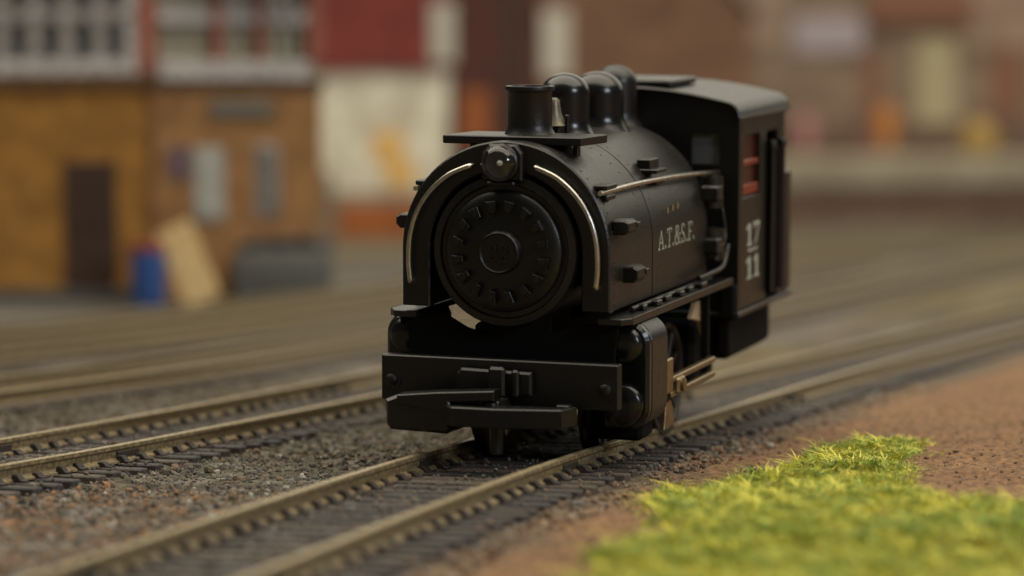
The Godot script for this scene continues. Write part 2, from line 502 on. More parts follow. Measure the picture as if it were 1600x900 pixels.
func build_track(n: int, label: String) -> void:
	var root := thing("railway_track", label, "railway track", Transform3D(), "tracks of the layout")
	var path := track_path(n)
	var web := PackedVector2Array([Vector2(-1.05, -2.1), Vector2(1.05, -2.1), Vector2(1.0, -1.85), Vector2(0.26, -1.5), Vector2(0.26, -0.75), Vector2(0.5, -0.5), Vector2(0.5, -0.1), Vector2(-0.5, -0.1), Vector2(-0.5, -0.5), Vector2(-0.26, -0.75), Vector2(-0.26, -1.5), Vector2(-1.0, -1.85)])
	var head := PackedVector2Array([Vector2(-0.49, -0.096), Vector2(0.49, -0.096), Vector2(0.44, -0.02), Vector2(0.3, 0.0), Vector2(-0.3, 0.0), Vector2(-0.44, -0.02)])
	for s in [-1.0, 1.0]:
		var st := begin()
		sweep(st, path, s * 8.7, web)
		var rail := part("rail", st, mats.rail, root)
		var sh := begin()
		sweep(sh, path, s * 8.7, head)
		part("running_surface", sh, mats.railhead, rail)
	for z in [1.6, -98.0, 96.0]:
		if n > 1:
			continue
		for s in [-1.0, 1.0]:
			var fp := begin()
			var x := line_x(n, z)
			var b := Basis(Vector3.UP, atan2(line_x(n, z + 2.0) - line_x(n, z - 2.0), 4.0))
			for side in [-0.42, 0.42]:
				box(fp, Transform3D(b, Vector3(x + s * 8.7 + side, -1.25, z)), Vector3(0.3, 0.9, 5.2), 0.08)
			part("rail_joiner", fp, mats.chair, root)
	# the sleepers: each one a part on the two near tracks, joined where they are too small to tell apart
	var joined := begin()
	var shapes := []
	for k in 4:
		var b := begin()
		box(b, at(0, -0.55, 0), Vector3(30.0 + [0.0, 0.3, -0.3, 0.15][k], 1.2, 2.1 + [0.0, 0.15, -0.1, 0.08][k]), 0.16)
		b.generate_normals()
		shapes.append(b.commit())
	var chair := begin()
	extrude(chair, Transform3D(Basis(Vector3(0, 0, 1), Vector3(0, 1, 0), Vector3(-1, 0, 0)), Vector3.ZERO).rotated_local(Vector3.UP, -PI / 2), PackedVector2Array([Vector2(0.35, -0.05), Vector2(2.3, -0.05), Vector2(2.3, 0.28), Vector2(1.75, 0.36), Vector2(1.2, 0.95), Vector2(0.5, 0.9)]), -0.6, 0.6, 0.08)
	chair.generate_normals()
	var chair_mesh := chair.commit()
	var z: float = lines[n][0].y - 2.0
	var made := 0
	while z > maxf(lines[n][-1].y + 4.0, -620.0):
		var x := line_x(n, z)
		var yaw := atan2(line_x(n, z + 2.0) - line_x(n, z - 2.0), 4.0) + rng.randf_range(-0.022, 0.022)
		var bas := Basis(Vector3.UP, yaw)
		var spot := Vector3(x + rng.randf_range(-0.35, 0.35), -2.1 + rng.randf_range(-0.1, 0.02), z)
		if n < 2 and z > -190:
			var sl := put("sleeper", shapes[made % 4], mats["sleeper%d" % rng.randi_range(0, 2)], root)
			sl.transform = Transform3D(bas, spot * MM)
			made += 1
			if z > -105 and z < 125:
				for side in [-8.7, 8.7]:
					for turn in 2:
						var ch := put("rail_chair", chair_mesh, mats.chair, sl)
						ch.transform = Transform3D(Basis(Vector3.UP, PI * turn + rng.randf_range(-0.09, 0.09)).scaled(Vector3(rng.randf_range(0.85, 1.05), rng.randf_range(0.7, 1.05), rng.randf_range(0.8, 1.05))), Vector3(side, 0, 0) * MM)
		else:
			box(joined, Transform3D(bas, spot + Vector3(0, -0.55, 0)), Vector3(30, 1.2, 2.1), 0.15)
		z -= 4.4
	var far := part("sleeper_row", joined, mats.sleeper1, root)
	far.set_meta("kind", "stuff")

# ---------------------------------------------------------------- loose stones and grass
func stone_mesh(seed_: int) -> ArrayMesh:
	var r := RandomNumberGenerator.new()
	r.seed = seed_
	var t := (1.0 + sqrt(5.0)) / 2.0
	var v := [Vector3(-1, t, 0), Vector3(1, t, 0), Vector3(-1, -t, 0), Vector3(1, -t, 0), Vector3(0, -1, t), Vector3(0, 1, t), Vector3(0, -1, -t), Vector3(0, 1, -t), Vector3(t, 0, -1), Vector3(t, 0, 1), Vector3(-t, 0, -1), Vector3(-t, 0, 1)]
	for i in 12:
		v[i] = v[i].normalized() * r.randf_range(0.62, 1.15) * Vector3(1.0, 0.75, r.randf_range(0.8, 1.1))
	var f := [0, 11, 5, 0, 5, 1, 0, 1, 7, 0, 7, 10, 0, 10, 11, 1, 5, 9, 5, 11, 4, 11, 10, 2, 10, 7, 6, 7, 1, 8, 3, 9, 4, 3, 4, 2, 3, 2, 6, 3, 6, 8, 3, 8, 9, 4, 9, 5, 2, 4, 11, 6, 2, 10, 8, 6, 7, 9, 8, 1]
	var st := begin()
	for k in range(0, 60, 3):
		tri(st, v[f[k]], v[f[k + 1]], v[f[k + 2]], v[f[k]] + v[f[k + 1]] + v[f[k + 2]])
	st.generate_normals()
	return st.commit()

func scatter(called: String, label: String, mesh: Mesh, mat: Material, spots: Array, tints: Array) -> void:
	var mm := MultiMesh.new()
	mm.transform_format = MultiMesh.TRANSFORM_3D
	mm.use_colors = true
	mm.mesh = mesh
	mm.instance_count = spots.size()
	for i in spots.size():
		mm.set_instance_transform(i, spots[i])
		mm.set_instance_color(i, tints[i])
	var o := MultiMeshInstance3D.new()
	o.name = numbered(called)
	o.multimesh = mm
	o.material_override = mat
	add_child(o)
	o.set_meta("kind", "stuff")
	o.set_meta("label", label)
	o.set_meta("category", "gravel" if called.begins_with("ballast") else "grass")

func build_stones() -> void:
	var tones := [Color(0.2, 0.17, 0.13), Color(0.13, 0.115, 0.095), Color(0.27, 0.21, 0.14), Color(0.10, 0.09, 0.085), Color(0.3, 0.2, 0.12), Color(0.17, 0.15, 0.12), Color(0.22, 0.2, 0.17), Color(0.4, 0.36, 0.28)]
	var red := [Color(0.33, 0.19, 0.11), Color(0.28, 0.16, 0.09), Color(0.4, 0.26, 0.16), Color(0.24, 0.14, 0.085)]
	for kind in 4:
		var spots := []
		var tints := []
		var want := 15000 if kind < 3 else 1500
		while spots.size() < want:
			var z := rng.randf_range(-150, 112)
			var x := rng.randf_range(-98, 62)
			if z < -60 and rng.randf() < 0.55:
				continue
			var d := near_line(x, z)
			var on := d < 14.5
			if on and rng.randf() < 0.45:
				continue
			var right := x - line_x(0, z) > 20.0
			if right and rng.randf() < 0.8:
				continue
			var r := 0.09 + 0.3 * pow(rng.randf(), 3.0)
			if d > 14.0 and d < 22.0 and rng.randf() < 0.06:
				r = rng.randf_range(0.3, 0.7)
			if kind == 3:
				r = rng.randf_range(0.3, 0.62)
				if on or x > 14 and rng.randf() < 0.7:
					continue
			if right:
				r *= 0.7
			var y := ground_y(x, z) + r * 0.28
			if on and rng.randf() < 0.3:
				y = -2.1 + r * 0.5
				r = minf(r, 0.4)
			var b := Basis.from_euler(Vector3(rng.randf() * TAU, rng.randf() * TAU, rng.randf() * TAU)).scaled(Vector3.ONE * r)
			spots.append(Transform3D(b, Vector3(x, y, z) * MM))
			var c: Color = red[rng.randi() % 4] if right or (x > 14 and rng.randf() < 0.6) else tones[rng.randi() % tones.size()]
			if rng.randf() < 0.04:
				c = Color(0.62, 0.58, 0.5)
			elif x < -14 and x > -44 and z > 20 and rng.randf() < 0.3:
				c = Color(0.42, 0.22, 0.1)
			tints.append(c.lerp(soil(x, z), 0.25 if r > 0.28 else 0.45) * rng.randf_range(0.8, 1.25))
		scatter("ballast", ["loose grey and brown chippings strewn between the tracks", "small angular stones scattered over the ash beside the sleepers", "fine crumbs of stone and cork lying about the track bed", "larger pale and rusty stones lying here and there between the rails"][kind], stone_mesh(40 + kind), mats.stone, spots, tints)

func grass_mesh(seed_: int) -> ArrayMesh:
	var r := RandomNumberGenerator.new()
	r.seed = seed_
	var st := begin()
	for k in 4:
		var a := r.randf() * TAU
		var lean := r.randf_range(0.4, 2.6)
		var h := r.randf_range(0.8, 1.5)
		var base := Vector3(r.randf_range(-0.25, 0.25), -0.1, r.randf_range(-0.25, 0.25))
		var dir := Vector3(cos(a), 0, sin(a))
		var side := Vector3(-sin(a), 0, cos(a)) * r.randf_range(0.04, 0.062)
		var p1 := base + dir * lean * 0.3 + Vector3(0, h * 0.6, 0)
		var p2 := base + dir * lean * 0.85 + Vector3(0, h * (1.0 if lean < 0.9 else 0.72), 0)
		var g := fresh()
		quad(st, base - side, base + side, p1 + side * 0.8, p1 - side * 0.8, dir + Vector3.UP, g)
		tri(st, p1 - side * 0.8, p1 + side * 0.8, p2, dir + Vector3.UP, g)
	st.generate_normals()
	return st.commit()

func build_grass() -> void:
	for kind in 3:
		var spots := []
		var tints := []
		var tries := 0
		while spots.size() < [9000, 7500, 5500][kind] and tries < 200000:
			tries += 1
			var x := rng.randf_range(16, 90)
			var z := rng.randf_range(-54, 106)
			var n := coarse_noise.get_noise_2d(x * 2.2 + 55, z * 2.2)
			var f := ground_noise.get_noise_2d(x * 1.3 + 9, z * 1.3)
			var q := Vector2(x + f * 4.5 - 1.0 + rng.randfn() * 1.3, z + n * 6.0 + rng.randfn() * 1.3)
			if not Geometry2D.is_point_in_polygon(q, grass_edge):
				continue
			if n < -0.15 and rng.randf() < 0.7 or f < -0.12 and rng.randf() < 0.8 or rng.randf() < 0.25 * smoothstep(30.0, 70.0, z):
				continue
			var h := rng.randf_range(0.5, 1.15) * (1.0 + 0.5 * f + 0.4 * n)
			var b := Basis(Vector3.UP, rng.randf() * TAU) * Basis(Vector3.RIGHT, rng.randf_range(-0.5, 0.5))
			spots.append(Transform3D(b.scaled(Vector3(1.25, h, 1.25)), Vector3(x, ground_y(x, z) + 0.1, z) * MM))
			var c := Color(0.64, 0.61, 0.055).lerp(Color(0.28, 0.41, 0.055), clampf(rng.randf() * 0.7 + f * 1.2 + n * 0.9 + 0.1, 0, 1))
			if rng.randf() < 0.13:
				c = Color(0.85, 0.7, 0.07)
			elif rng.randf() < 0.09:
				c = Color(0.1, 0.22, 0.06)
			if kind == 2 and rng.randf() < 0.12:
				spots[-1] = spots[-1].scaled_local(Vector3(1.6, 1.7, 1.6))
				c = Color(0.8, 0.74, 0.09)
			tints.append(c * rng.randf_range(0.75, 1.15))
		scatter("grass", ["yellow green static grass patch beside the near track", "mid green blades mixed into the grass patch at the right", "straw coloured blades mixed into the grass patch at the right"][kind], grass_mesh(70 + kind), mats.grass, spots, tints)

# ---------------------------------------------------------------- the locomotive (x to its left hand as it faces us, y up, z forward, from the middle of the pilot beam on rail level)
func tank_profile(r_out: float, r_in: float, foot: float) -> PackedVector2Array:
	var p := PackedVector2Array([Vector2(r_out, foot)])
	p.append_array(arc(0, 23.2, r_out, 0, 180, 40))
	p.append(Vector2(-r_out, foot))
	p.append(Vector2(-r_in, foot))
	p.append_array(arc(0, 23.2, r_in, 180, 0, 40))
	p.append(Vector2(r_in, foot))
	return p

func facing(dir: Vector3, where: Vector3) -> Transform3D:   # a transform whose y axis points along dir
	var y := dir.normalized()
	var x := y.cross(Vector3.UP if absf(y.y) < 0.9 else Vector3.RIGHT).normalized()
	return Transform3D(Basis(x, y, x.cross(y)), where)

func mirror(p: PackedVector2Array) -> PackedVector2Array:
	var q := PackedVector2Array()
	for v in p:
		q.append(Vector2(-v.x, v.y))
	q.reverse()
	return q

func dome(p: Node3D, called: String, z: float, r: float, top: float, m: Material) -> void:
	var st := begin()
	var prof := [Vector2(r + 0.9, 35.0), Vector2(r + 0.35, 35.9), Vector2(r + 0.05, 36.6), Vector2(r, 37.2), Vector2(r, top - r * 0.82)]
	for k in range(1, 10):
		var a := deg_to_rad(10.0 * k)
		prof.append(Vector2(r * cos(a), top - r * 0.82 + r * 0.82 * sin(a)))
	lathe(st, at(0, 0, z), prof, 36)
	part(called, st, m, p)

func build_loco() -> void:
	var pose := Transform3D(Basis(Vector3(0.99959, -0.02859, -0.00177), Vector3(0.02865, 0.99768, 0.06179), Vector3(0, -0.06182, 0.99809)).orthonormalized(), Vector3(0.0, 0.05, 0.0))
	var L := thing("steam_locomotive", "black saddle tank steam locomotive with silver handrails, standing on the near track", "locomotive", pose)
	var st := begin()
	# saddle tank in two lengths with a real seam between them
	extrude(st, Transform3D(), tank_profile(12.58, 9.3, 16.5), -4.0, -19.85, 0.03)
	extrude(st, Transform3D(), tank_profile(12.1, 9.3, 16.6), -19.6, -20.5, 0.02)
	extrude(st, Transform3D(), tank_profile(12.58, 9.3, 16.5), -20.2, -44.6, 0.03)
	var tank := part("saddle_tank", st, mats.black, L)
	st = begin()
	extrude(st, Transform3D(), tank_profile(12.72, 9.3, 16.4), -2.3, -4.05, 0.18)
	var plate := part("tank_front", st, mats.satin, L)
	# rivets: two rows over the tank
	st = begin()
	for row in [[-4.6, 1.15, 0.15], [-16.6, 1.5, 0.13], [-22.0, 1.6, 0.12], [-43.6, 1.3, 0.14]]:
		var n := int(PI * 12.58 / row[1])
		for k in n + 1:
			var a := PI * k / n
			var d := Vector3(cos(a), sin(a), 0)
			lathe(st, facing(d, Vector3(0, 23.2, row[0]) + d * 12.56), [Vector2(row[2], 0), Vector2(row[2] * 0.8, row[2] * 0.55), Vector2(0, row[2] * 0.8)], 6)
		for k in range(1, 6):
			for s in [-1.0, 1.0]:
				lathe(st, facing(Vector3(s, 0, 0), Vector3(s * 12.56, 23.2 - k * 1.2, row[0])), [Vector2(row[2], 0), Vector2(row[2] * 0.8, row[2] * 0.55), Vector2(0, row[2] * 0.8)], 6)
	part("rivet_row", st, mats.black, tank).set_meta("kind", "stuff")
	# lettering on the tank side
	var tm := TextMesh.new()
	var font := SystemFont.new()
	font.font_names = PackedStringArray(["Droid Serif"])
	tm.font = font
	tm.text = "A.T.&S.F."
	tm.font_size = 64
	tm.depth = 0.01
	tm.pixel_size = 0.01
	var ab := tm.get_aabb()
	for s in [1.0, -1.0]:
		var word := put("lettering", tm, mats.paint, tank)
		var sx := 16.0 / ab.size.x
		var sy := 2.45 / ab.size.y
		var bas := Basis(Vector3(0, 0, -s) * sx * MM, Vector3(0, 1, 0) * sy * MM, Vector3(s, 0, 0) * MM * 2.0)
		var mid := Vector3(s * 12.6, 22.9, -30.4) * MM
		word.transform = Transform3D(bas, mid - bas * ab.get_center())
	# worn spots of gilt above the letters
	st = begin()
	for k in 3:
		box(st, at(12.6, 26.3 + 0.1 * k, -26.5 - 2.2 * k), Vector3(0.06, 0.7, 0.35), 0.01)
	part("gilt_mark", st, plain(lin(0.3, 0.2, 0.06), 0.6), tank)
	# brackets that clip on to the tank
	for s in [-1.0, 1.0]:
		for spec in [[26.1, -6.2, 3.4, 1.7], [20.3, -9.8, 3.4, 1.9]]:
			st = begin()
			extrude(st, Transform3D(Basis(Vector3(s, 0, 0), Vector3(0, 1, 0), Vector3(0, 0, s)), Vector3(s * 12.3, spec[0], spec[1])), PackedVector2Array([Vector2(0, -spec[3] * 0.5), Vector2(1.6, -spec[3] * 0.5), Vector2(2.1, -spec[3] * 0.2), Vector2(2.1, spec[3] * 0.3), Vector2(1.5, spec[3] * 0.5), Vector2(0, spec[3] * 0.5)]), -spec[2] * 0.5, spec[2] * 0.5, 0.18)
			var clip := part("bracket", st, mats.satin, L)
			st = begin()
			box(st, at(s * 14.0, spec[0] + 0.15, spec[1] - 1.8), Vector3(1.1, spec[3] * 0.35, 1.2), 0.1)
			part("bracket_pin", st, mats.satin, clip)
		# handrail with its stanchion blocks
		st = begin()
		tube(st, smooth_path([Vector3(s * 11.3, 30.1, -3.0), Vector3(s * 11.5, 30.2, -8), Vector3(s * 11.6, 30.2, -20), Vector3(s * 12.1, 29.9, -36), Vector3(s * 12.7, 29.3, -49.6)]), 0.3)
		part("handrail", st, mats.wire, L)
		for spec in [[-6.2, 30.2], [-26.5, 30.6]]:
			st = begin()
			box(st, at(s * 10.5, spec[1] + 0.5, spec[0]), Vector3(2.6, 0.55, 4.0), 0.12)
			box(st, at(s * 10.5, spec[1] - 0.75, spec[0]), Vector3(2.4, 0.6, 3.4), 0.12)
			if spec[0] < -20:
				box(st, at(s * 10.0, spec[1] + 1.2, spec[0]), Vector3(1.8, 1.6, 3.6), 0.14)
			part("handrail_post", st, mats.satin, L)
		# curved handrail over the front
		st = begin()
		var bow := []
		for q in [Vector2(11.35, 19.4), Vector2(11.55, 21.8), Vector2(11.35, 24.8), Vector2(10.5, 27.5), Vector2(8.9, 29.9), Vector2(6.6, 31.9), Vector2(4.1, 33.0)]:
			bow.append(Vector3(s * q.x, q.y, -1.35))
		tube(st, [Vector3(s * 11.35, 19.3, -2.4)] + smooth_path(bow) + [Vector3(s * 3.9, 33.05, -2.4)], 0.32)
		part("front_handrail", st, mats.wire, L)
	# smokebox and its door
	st = begin()
	lathe(st, facing(Vector3(0, 0, 1), Vector3(0, 23.2, -47)), [Vector2(0, 0), Vector2(8.95, 0), Vector2(8.95, 44.2), Vector2(8.7, 44.8), Vector2(7.9, 45.0), Vector2(7.7, 44.6), Vector2(0, 44.6)], 56)
	var smoke := part("smokebox", st, mats.black, L)
	st = begin()
	var face := facing(Vector3(0, 0, 1), Vector3(0, 23.2, -2.4))
	lathe(st, face, [Vector2(7.1, 0), Vector2(7.1, 0.5), Vector2(6.9, 0.75), Vector2(6.2, 0.95), Vector2(4.6, 1.25), Vector2(2.6, 1.45), Vector2(0, 1.5)], 56)
	var door := part("smokebox_door", st, mats.satin, L)
	for k in 16:
		var a := TAU * (k + 0.5) / 16
		st = begin()
		extrude(st, Transform3D(Basis(Vector3(0, 0, 1), a), Vector3(5.2 * cos(a), 23.2 + 5.2 * sin(a), 0)), PackedVector2Array([Vector2(-0.55, -0.3), Vector2(0.7, -0.62), Vector2(0.8, 0.62), Vector2(-0.55, 0.3)]), -1.5, -0.45, 0.03)
		lathe(st, facing(Vector3(0, 0, 1), Vector3(5.35 * cos(a), 23.2 + 5.35 * sin(a), -0.55)), [Vector2(0.46, 0), Vector2(0.42, 0.4), Vector2(0, 0.55)], 6)
		part("door_clamp", st, mats.satin, door)
	st = begin()
	lathe(st, face, [Vector2(2.6, 1.2), Vector2(2.5, 2.2), Vector2(2.3, 2.4), Vector2(2.15, 2.2), Vector2(0, 2.2)], 36)
	var hub := part("number_disc", st, mats.satin, door)
	var num := TextMesh.new()
	num.font = font
	num.text = "32"
	num.font_size = 64
	num.depth = 0.02
	num.pixel_size = 0.01
	var nb := num.get_aabb()
	var raised := put("raised_number", num, mats.satin, hub)
	var nbas := Basis(Vector3(2.4 / nb.size.x, 0, 0) * MM, Vector3(0, 2.0 / nb.size.y, 0) * MM, Vector3(0, 0, 22.0) * MM)
	raised.transform = Transform3D(nbas, Vector3(0, 23.2, -0.2) * MM - nbas * nb.get_center())
	# headlight
	st = begin()
	extrude(st, at(0, 0, 0), PackedVector2Array([Vector2(-2.45, 31.4), Vector2(2.45, 31.4), Vector2(2.45, 34.6), Vector2(1.6, 35.6), Vector2(-1.6, 35.6), Vector2(-2.45, 34.6)]), -4.2, -1.2, 0.2)
	lathe(st, facing(Vector3(0, 0, 1), Vector3(0, 33.5, -1.3)), [Vector2(2.2, 0), Vector2(2.2, 0.9), Vector2(2.05, 1.05), Vector2(1.85, 1.0), Vector2(1.75, 0.5), Vector2(1.0, 0.1), Vector2(0, 0.05)], 36)
	box(st, at(0, 31.1, -1.6), Vector3(3.4, 0.5, 2.0), 0.15)
	var lamp := part("headlight", st, mats.satin, L)
	st = begin()
	lathe(st, facing(Vector3(0, 0, 1), Vector3(0, 33.5, -0.82)), [Vector2(1.75, 0.3), Vector2(1.3, 0.12), Vector2(0.6, 0.02), Vector2(0, 0)], 28)
	part("reflector", st, mats.cup, lamp)
	st = begin()
	lathe(st, facing(Vector3(0, 0, 1), Vector3(0, 33.5, -0.7)), [Vector2(0.34, 0), Vector2(0.34, 0.35), Vector2(0.2, 0.55), Vector2(0, 0.6)], 12)
	part("bulb", st, mats.bulb, lamp)
	st = begin()
	var cap := [Vector2(2.05, 0.0)]
	for k in range(0, 10):
		var a := deg_to_rad(10.0 * k)
		cap.append(Vector2(2.02 * cos(a), 0.2 + 1.35 * sin(a)))
	lathe(st, facing(Vector3(0, 0, 1), Vector3(0, 33.5, -0.1)), cap, 40)
	part("lens", st, mats.lens, lamp)
	# smoke stack on its walkway plate
	st = begin()
	extrude(st, Transform3D(Basis(Vector3(1, 0, 0), Vector3(0, 0, 1), Vector3(0, -1, 0)), Vector3(0, 35.75, 0)), PackedVector2Array([Vector2(-9.1, -6.3), Vector2(7.9, -6.3), Vector2(8.9, -13.4), Vector2(-8.1, -14.6)]), -0.5, 0.5, 0.12)
	var walk := part("walkway_plate", st, mats.satin, L)
	st = begin()
	for s in [-1.0, 1.0]:
		box(st, at(s * 6.4, 33.6, -9.5), Vector3(0.6, 3.4, 1.2), 0.1)
	part("plate_stay", st, mats.satin, walk)
	st = begin()
	lathe(st, at(0, 0, -11.3), [Vector2(3.1, 36.1), Vector2(2.95, 36.4), Vector2(2.72, 36.8), Vector2(2.62, 37.4), Vector2(2.62, 41.1), Vector2(2.7, 41.3), Vector2(2.92, 41.4), Vector2(2.95, 41.75), Vector2(2.9, 41.9), Vector2(2.45, 41.9), Vector2(2.3, 41.6), Vector2(2.25, 37.5), Vector2(0, 37.5)], 44)
	part("smoke_stack", st, mats.satin, L)
	# bell
	st = begin()
	lathe(st, at(0.2, 0, -19.6), [Vector2(0, 36.75), Vector2(1.35, 36.75), Vector2(1.65, 36.8), Vector2(1.3, 37.4), Vector2(0.95, 38.3), Vector2(0.8, 39.2), Vector2(0.72, 39.8), Vector2(0.45, 40.1), Vector2(0, 40.15)], 28)
	var bell := part("bell", st, mats.bell, L)
	st = begin()
	box(st, at(0.2, 36.1, -19.6), Vector3(2.0, 1.2, 1.8), 0.15)
	box(st, at(-1.5, 38.0, -19.6), Vector3(0.45, 4.4, 0.6), 0.1)
	box(st, at(1.9, 36.9, -19.6), Vector3(0.45, 2.4, 0.6), 0.1)
	part("bell_cradle", st, mats.satin, bell)
	dome(L, "sand_dome", -24.7, 3.0, 42.9, mats.gloss)
	dome(L, "steam_dome", -37.6, 3.4, 42.6, mats.gloss)
	dome(L, "sand_dome", -45.5, 2.75, 43.1, mats.satin)
	# boiler back end, pumps and pipes before the cab
	for spec in [[27.0, 1.5], [20.3, 1.8]]:
		st = begin()
		lathe(st, at(12.6, spec[0] - 2.0, -46.6), [Vector2(0, 0), Vector2(spec[1], 0), Vector2(spec[1], 1.5), Vector2(spec[1] * 0.75, 1.7), Vector2(spec[1] * 0.75, 2.5), Vector2(spec[1], 2.7), Vector2(spec[1], 4.0), Vector2(0, 4.3)], 20)
		box(st, at(13.2, spec[0], -44.6), Vector3(2.4, 2.0, 2.4), 0.25)
		part("air_pump", st, mats.black, L)
	st = begin()
	tube(st, smooth_path([Vector3(13.6, 18.4, -44.4), Vector3(14.2, 21, -47.2), Vector3(13.8, 24.5, -47.4), Vector3(13.0, 27.5, -47.8), Vector3(12.6, 29.4, -49.6)]), 0.28)
	tube(st, smooth_path([Vector3(13.9, 17.0, -36), Vector3(14.1, 17.1, -40), Vector3(14.3, 17.6, -46), Vector3(14.3, 20, -48.6)]), 0.35)
	part("pipework", st, mats.black, L)
	# running boards
	for s in [-1.0, 1.0]:
		st = begin()
		var board := PackedVector2Array([Vector2(11.2, 2.7), Vector2(14.0, 2.7), Vector2(14.95, 4.2), Vector2(14.95, 49.0), Vector2(11.2, 49.0)])
		if s < 0:
			board = mirror(board)
		extrude(st, Transform3D(Basis(Vector3(1, 0, 0), Vector3(0, 0, -1), Vector3(0, 1, 0)), Vector3(0, 15.35, 0)), board, -0.4, 0.4, 0.1)
		var rb := part("running_board", st, mats.black, L)
		st = begin()
		box(st, at(s * 14.9, 15.35, -26.5), Vector3(0.16, 0.9, 44.6), 0.06)
		part("board_edge", st, mats.grey_side, rb)
		st = begin()
		tube(st, smooth_path([Vector3(s * 13.3, 16.15, -9), Vector3(s * 13.4, 16.2, -22), Vector3(s * 13.2, 16.2, -44)]), 0.33, 8)
		for k in 6:
			box(st, at(s * (13.6 + 0.3 * (k % 2)), 16.1, -12.0 - 5.0 * k), Vector3(1.2, 0.7, 1.5 + 0.4 * (k % 3)), 0.15)
		part("board_pipe", st, mats.black, rb)
		# cylinders
		st = begin()
		var block := PackedVector2Array([Vector2(10.9, 2.6)])
		block.append_array(arc(13.6, 5.0, 2.7, -70, 0, 6))
		block.append_array(arc(13.6, 12.4, 2.7, 0, 90, 8))
		block.append_array(PackedVector2Array([Vector2(11.3, 15.1), Vector2(10.9, 14.2)]))
		if s < 0:
			block = mirror(block)
		extrude(st, Transform3D(), block, -14.2, -7.6, 0.25)
		var cyl := part("cylinder_block", st, mats.grey_side, L)
		st = begin()
		extrude(st, Transform3D(), block, -7.62, -6.2, 0.4)
		part("cylinder_front", st, mats.gloss, cyl)
		for spec in [[12.4, 2.2, 0.0], [5.4, 2.55, 0.2]]:
			st = begin()
			lathe(st, facing(Vector3(0, 0, 1), Vector3(s * (13.4 - spec[2]), spec[0], -6.3)), [Vector2(spec[1], 0), Vector2(spec[1], 0.7), Vector2(spec[1] * 0.86, 1.15), Vector2(spec[1] * 0.5, 1.4), Vector2(0, 1.45)], 28)
			part("valve_cover" if spec[0] > 9 else "cylinder_cover", st, mats.gloss, cyl)
		# motion
		st = begin()
		box(st, at(s * 11.4, 3.2, -11.5), Vector3(6.4, 5.2, 5.0), 0.5)
		part("cylinder_saddle", st, mats.underframe, L)
		st = begin()
		box(st, at(s * 14.3, 6.9, -19.6), Vector3(1.4, 4.3, 3.2), 0.2)
		part("crosshead_yoke", st, mats.rod, L)
		st = begin()
		box(st, at(s * 14.4, 6.2, -31), Vector3(0.9, 0.75, 20.0), 0.15)
		box(st, at(s * 14.4, 4.4, -31), Vector3(0.9, 0.75, 20.0), 0.15)
		part("slide_bar", st, mats.rod, L)
		st = begin()
		box(st, at(s * 13.6, 9.6, -40.4), Vector3(1.0, 11.0, 0.9), 0.15)
		part("motion_bracket", st, mats.underframe, L)
		st = begin()
		box(st, at(s * 14.5, 5.3, -24.2), Vector3(1.5, 2.0, 3.0), 0.25)
		lathe(st, facing(Vector3(s, 0, 0), Vector3(s * 14.9, 5.3, -24.2)), [Vector2(0.8, 0), Vector2(0.8, 0.7), Vector2(0, 0.8)], 16)
		part("crosshead", st, mats.rod, L)
		st = begin()
		extrude(st, Transform3D(Basis(Vector3(0, 0, -s), Vector3(0, 1, 0), Vector3(s, 0, 0)), Vector3(s * 13.8, 0, 0)), PackedVector2Array([Vector2(s * 20.4, 0.2), Vector2(s * 24.6, 0.2), Vector2(s * 24.3, 2.4), Vector2(s * 23.2, 3.6), Vector2(s * 21.2, 3.4)]), -0.3, 0.3, 0.1)
		part("union_link", st, mats.rod, L)
		st = begin()
		extrude(st, Transform3D(Basis(Vector3(0, 0, -s), Vector3(0, 1, 0), Vector3(s, 0, 0)), Vector3(s * 12.6, 0, 0)), PackedVector2Array([Vector2(s * 36.4, 11.8), Vector2(s * 38.4, 13.6), Vector2(s * 40.6, 13.7), Vector2(s * 42.4, 11.8), Vector2(s * 45.0, 9.6), Vector2(s * 44.6, 8.2), Vector2(s * 43.0, 8.6), Vector2(s * 40.6, 11.0)]), -0.35, 0.35, 0.1)
		part("valve_link", st, textured(lin(0.5, 0.36, 0.22), 0.5, 6.0, null, null), L)
		# wheels
		for axle in [-19.0, -37.0]:
			var inner := 6.1 if axle > -30 else 7.0
			var outer := 8.0 if axle > -30 else 9.7
			st = begin()
			var wx := facing(Vector3(s, 0, 0), Vector3(0, 4.0, axle))
			lathe(st, wx, [Vector2(5.7, inner), Vector2(8.0, inner), Vector2(8.0, inner + 0.5), Vector2(7.2, inner + 0.8), Vector2(7.1, outer), Vector2(6.5, outer), Vector2(6.2, outer - 0.5), Vector2(6.2, inner + 0.2)], 40)
			lathe(st, wx, [Vector2(0, inner), Vector2(1.7, inner), Vector2(1.7, outer + 0.2), Vector2(0, outer + 0.3)], 18)
			for k in 11:
				var a := TAU * k / 11
				box(st, Transform3D(Basis(Vector3(1, 0, 0), a), Vector3(s * (inner + outer) * 0.5, 4.0 + 4.0 * cos(a), axle + 4.0 * sin(a))), Vector3(outer - inner - 0.6, 5.0, 0.7), 0.12)
			part("driving_wheel", st, textured(lin(0.03, 0.022, 0.018), 0.5, 8.0, null, null), L)
		st = begin()
		box(st, at(s * 10.8, 4.0, -28), Vector3(0.6, 1.2, 20), 0.15)
		part("coupling_rod", st, mats.rod, L)
	# frames, ashpan, underside
	st = begin()
	box(st, at(0, 8.6, -38), Vector3(9.5, 11.5, 66), 0.4)
	box(st, at(0, 7.4, -65), Vector3(26, 6.2, 22), 0.5)
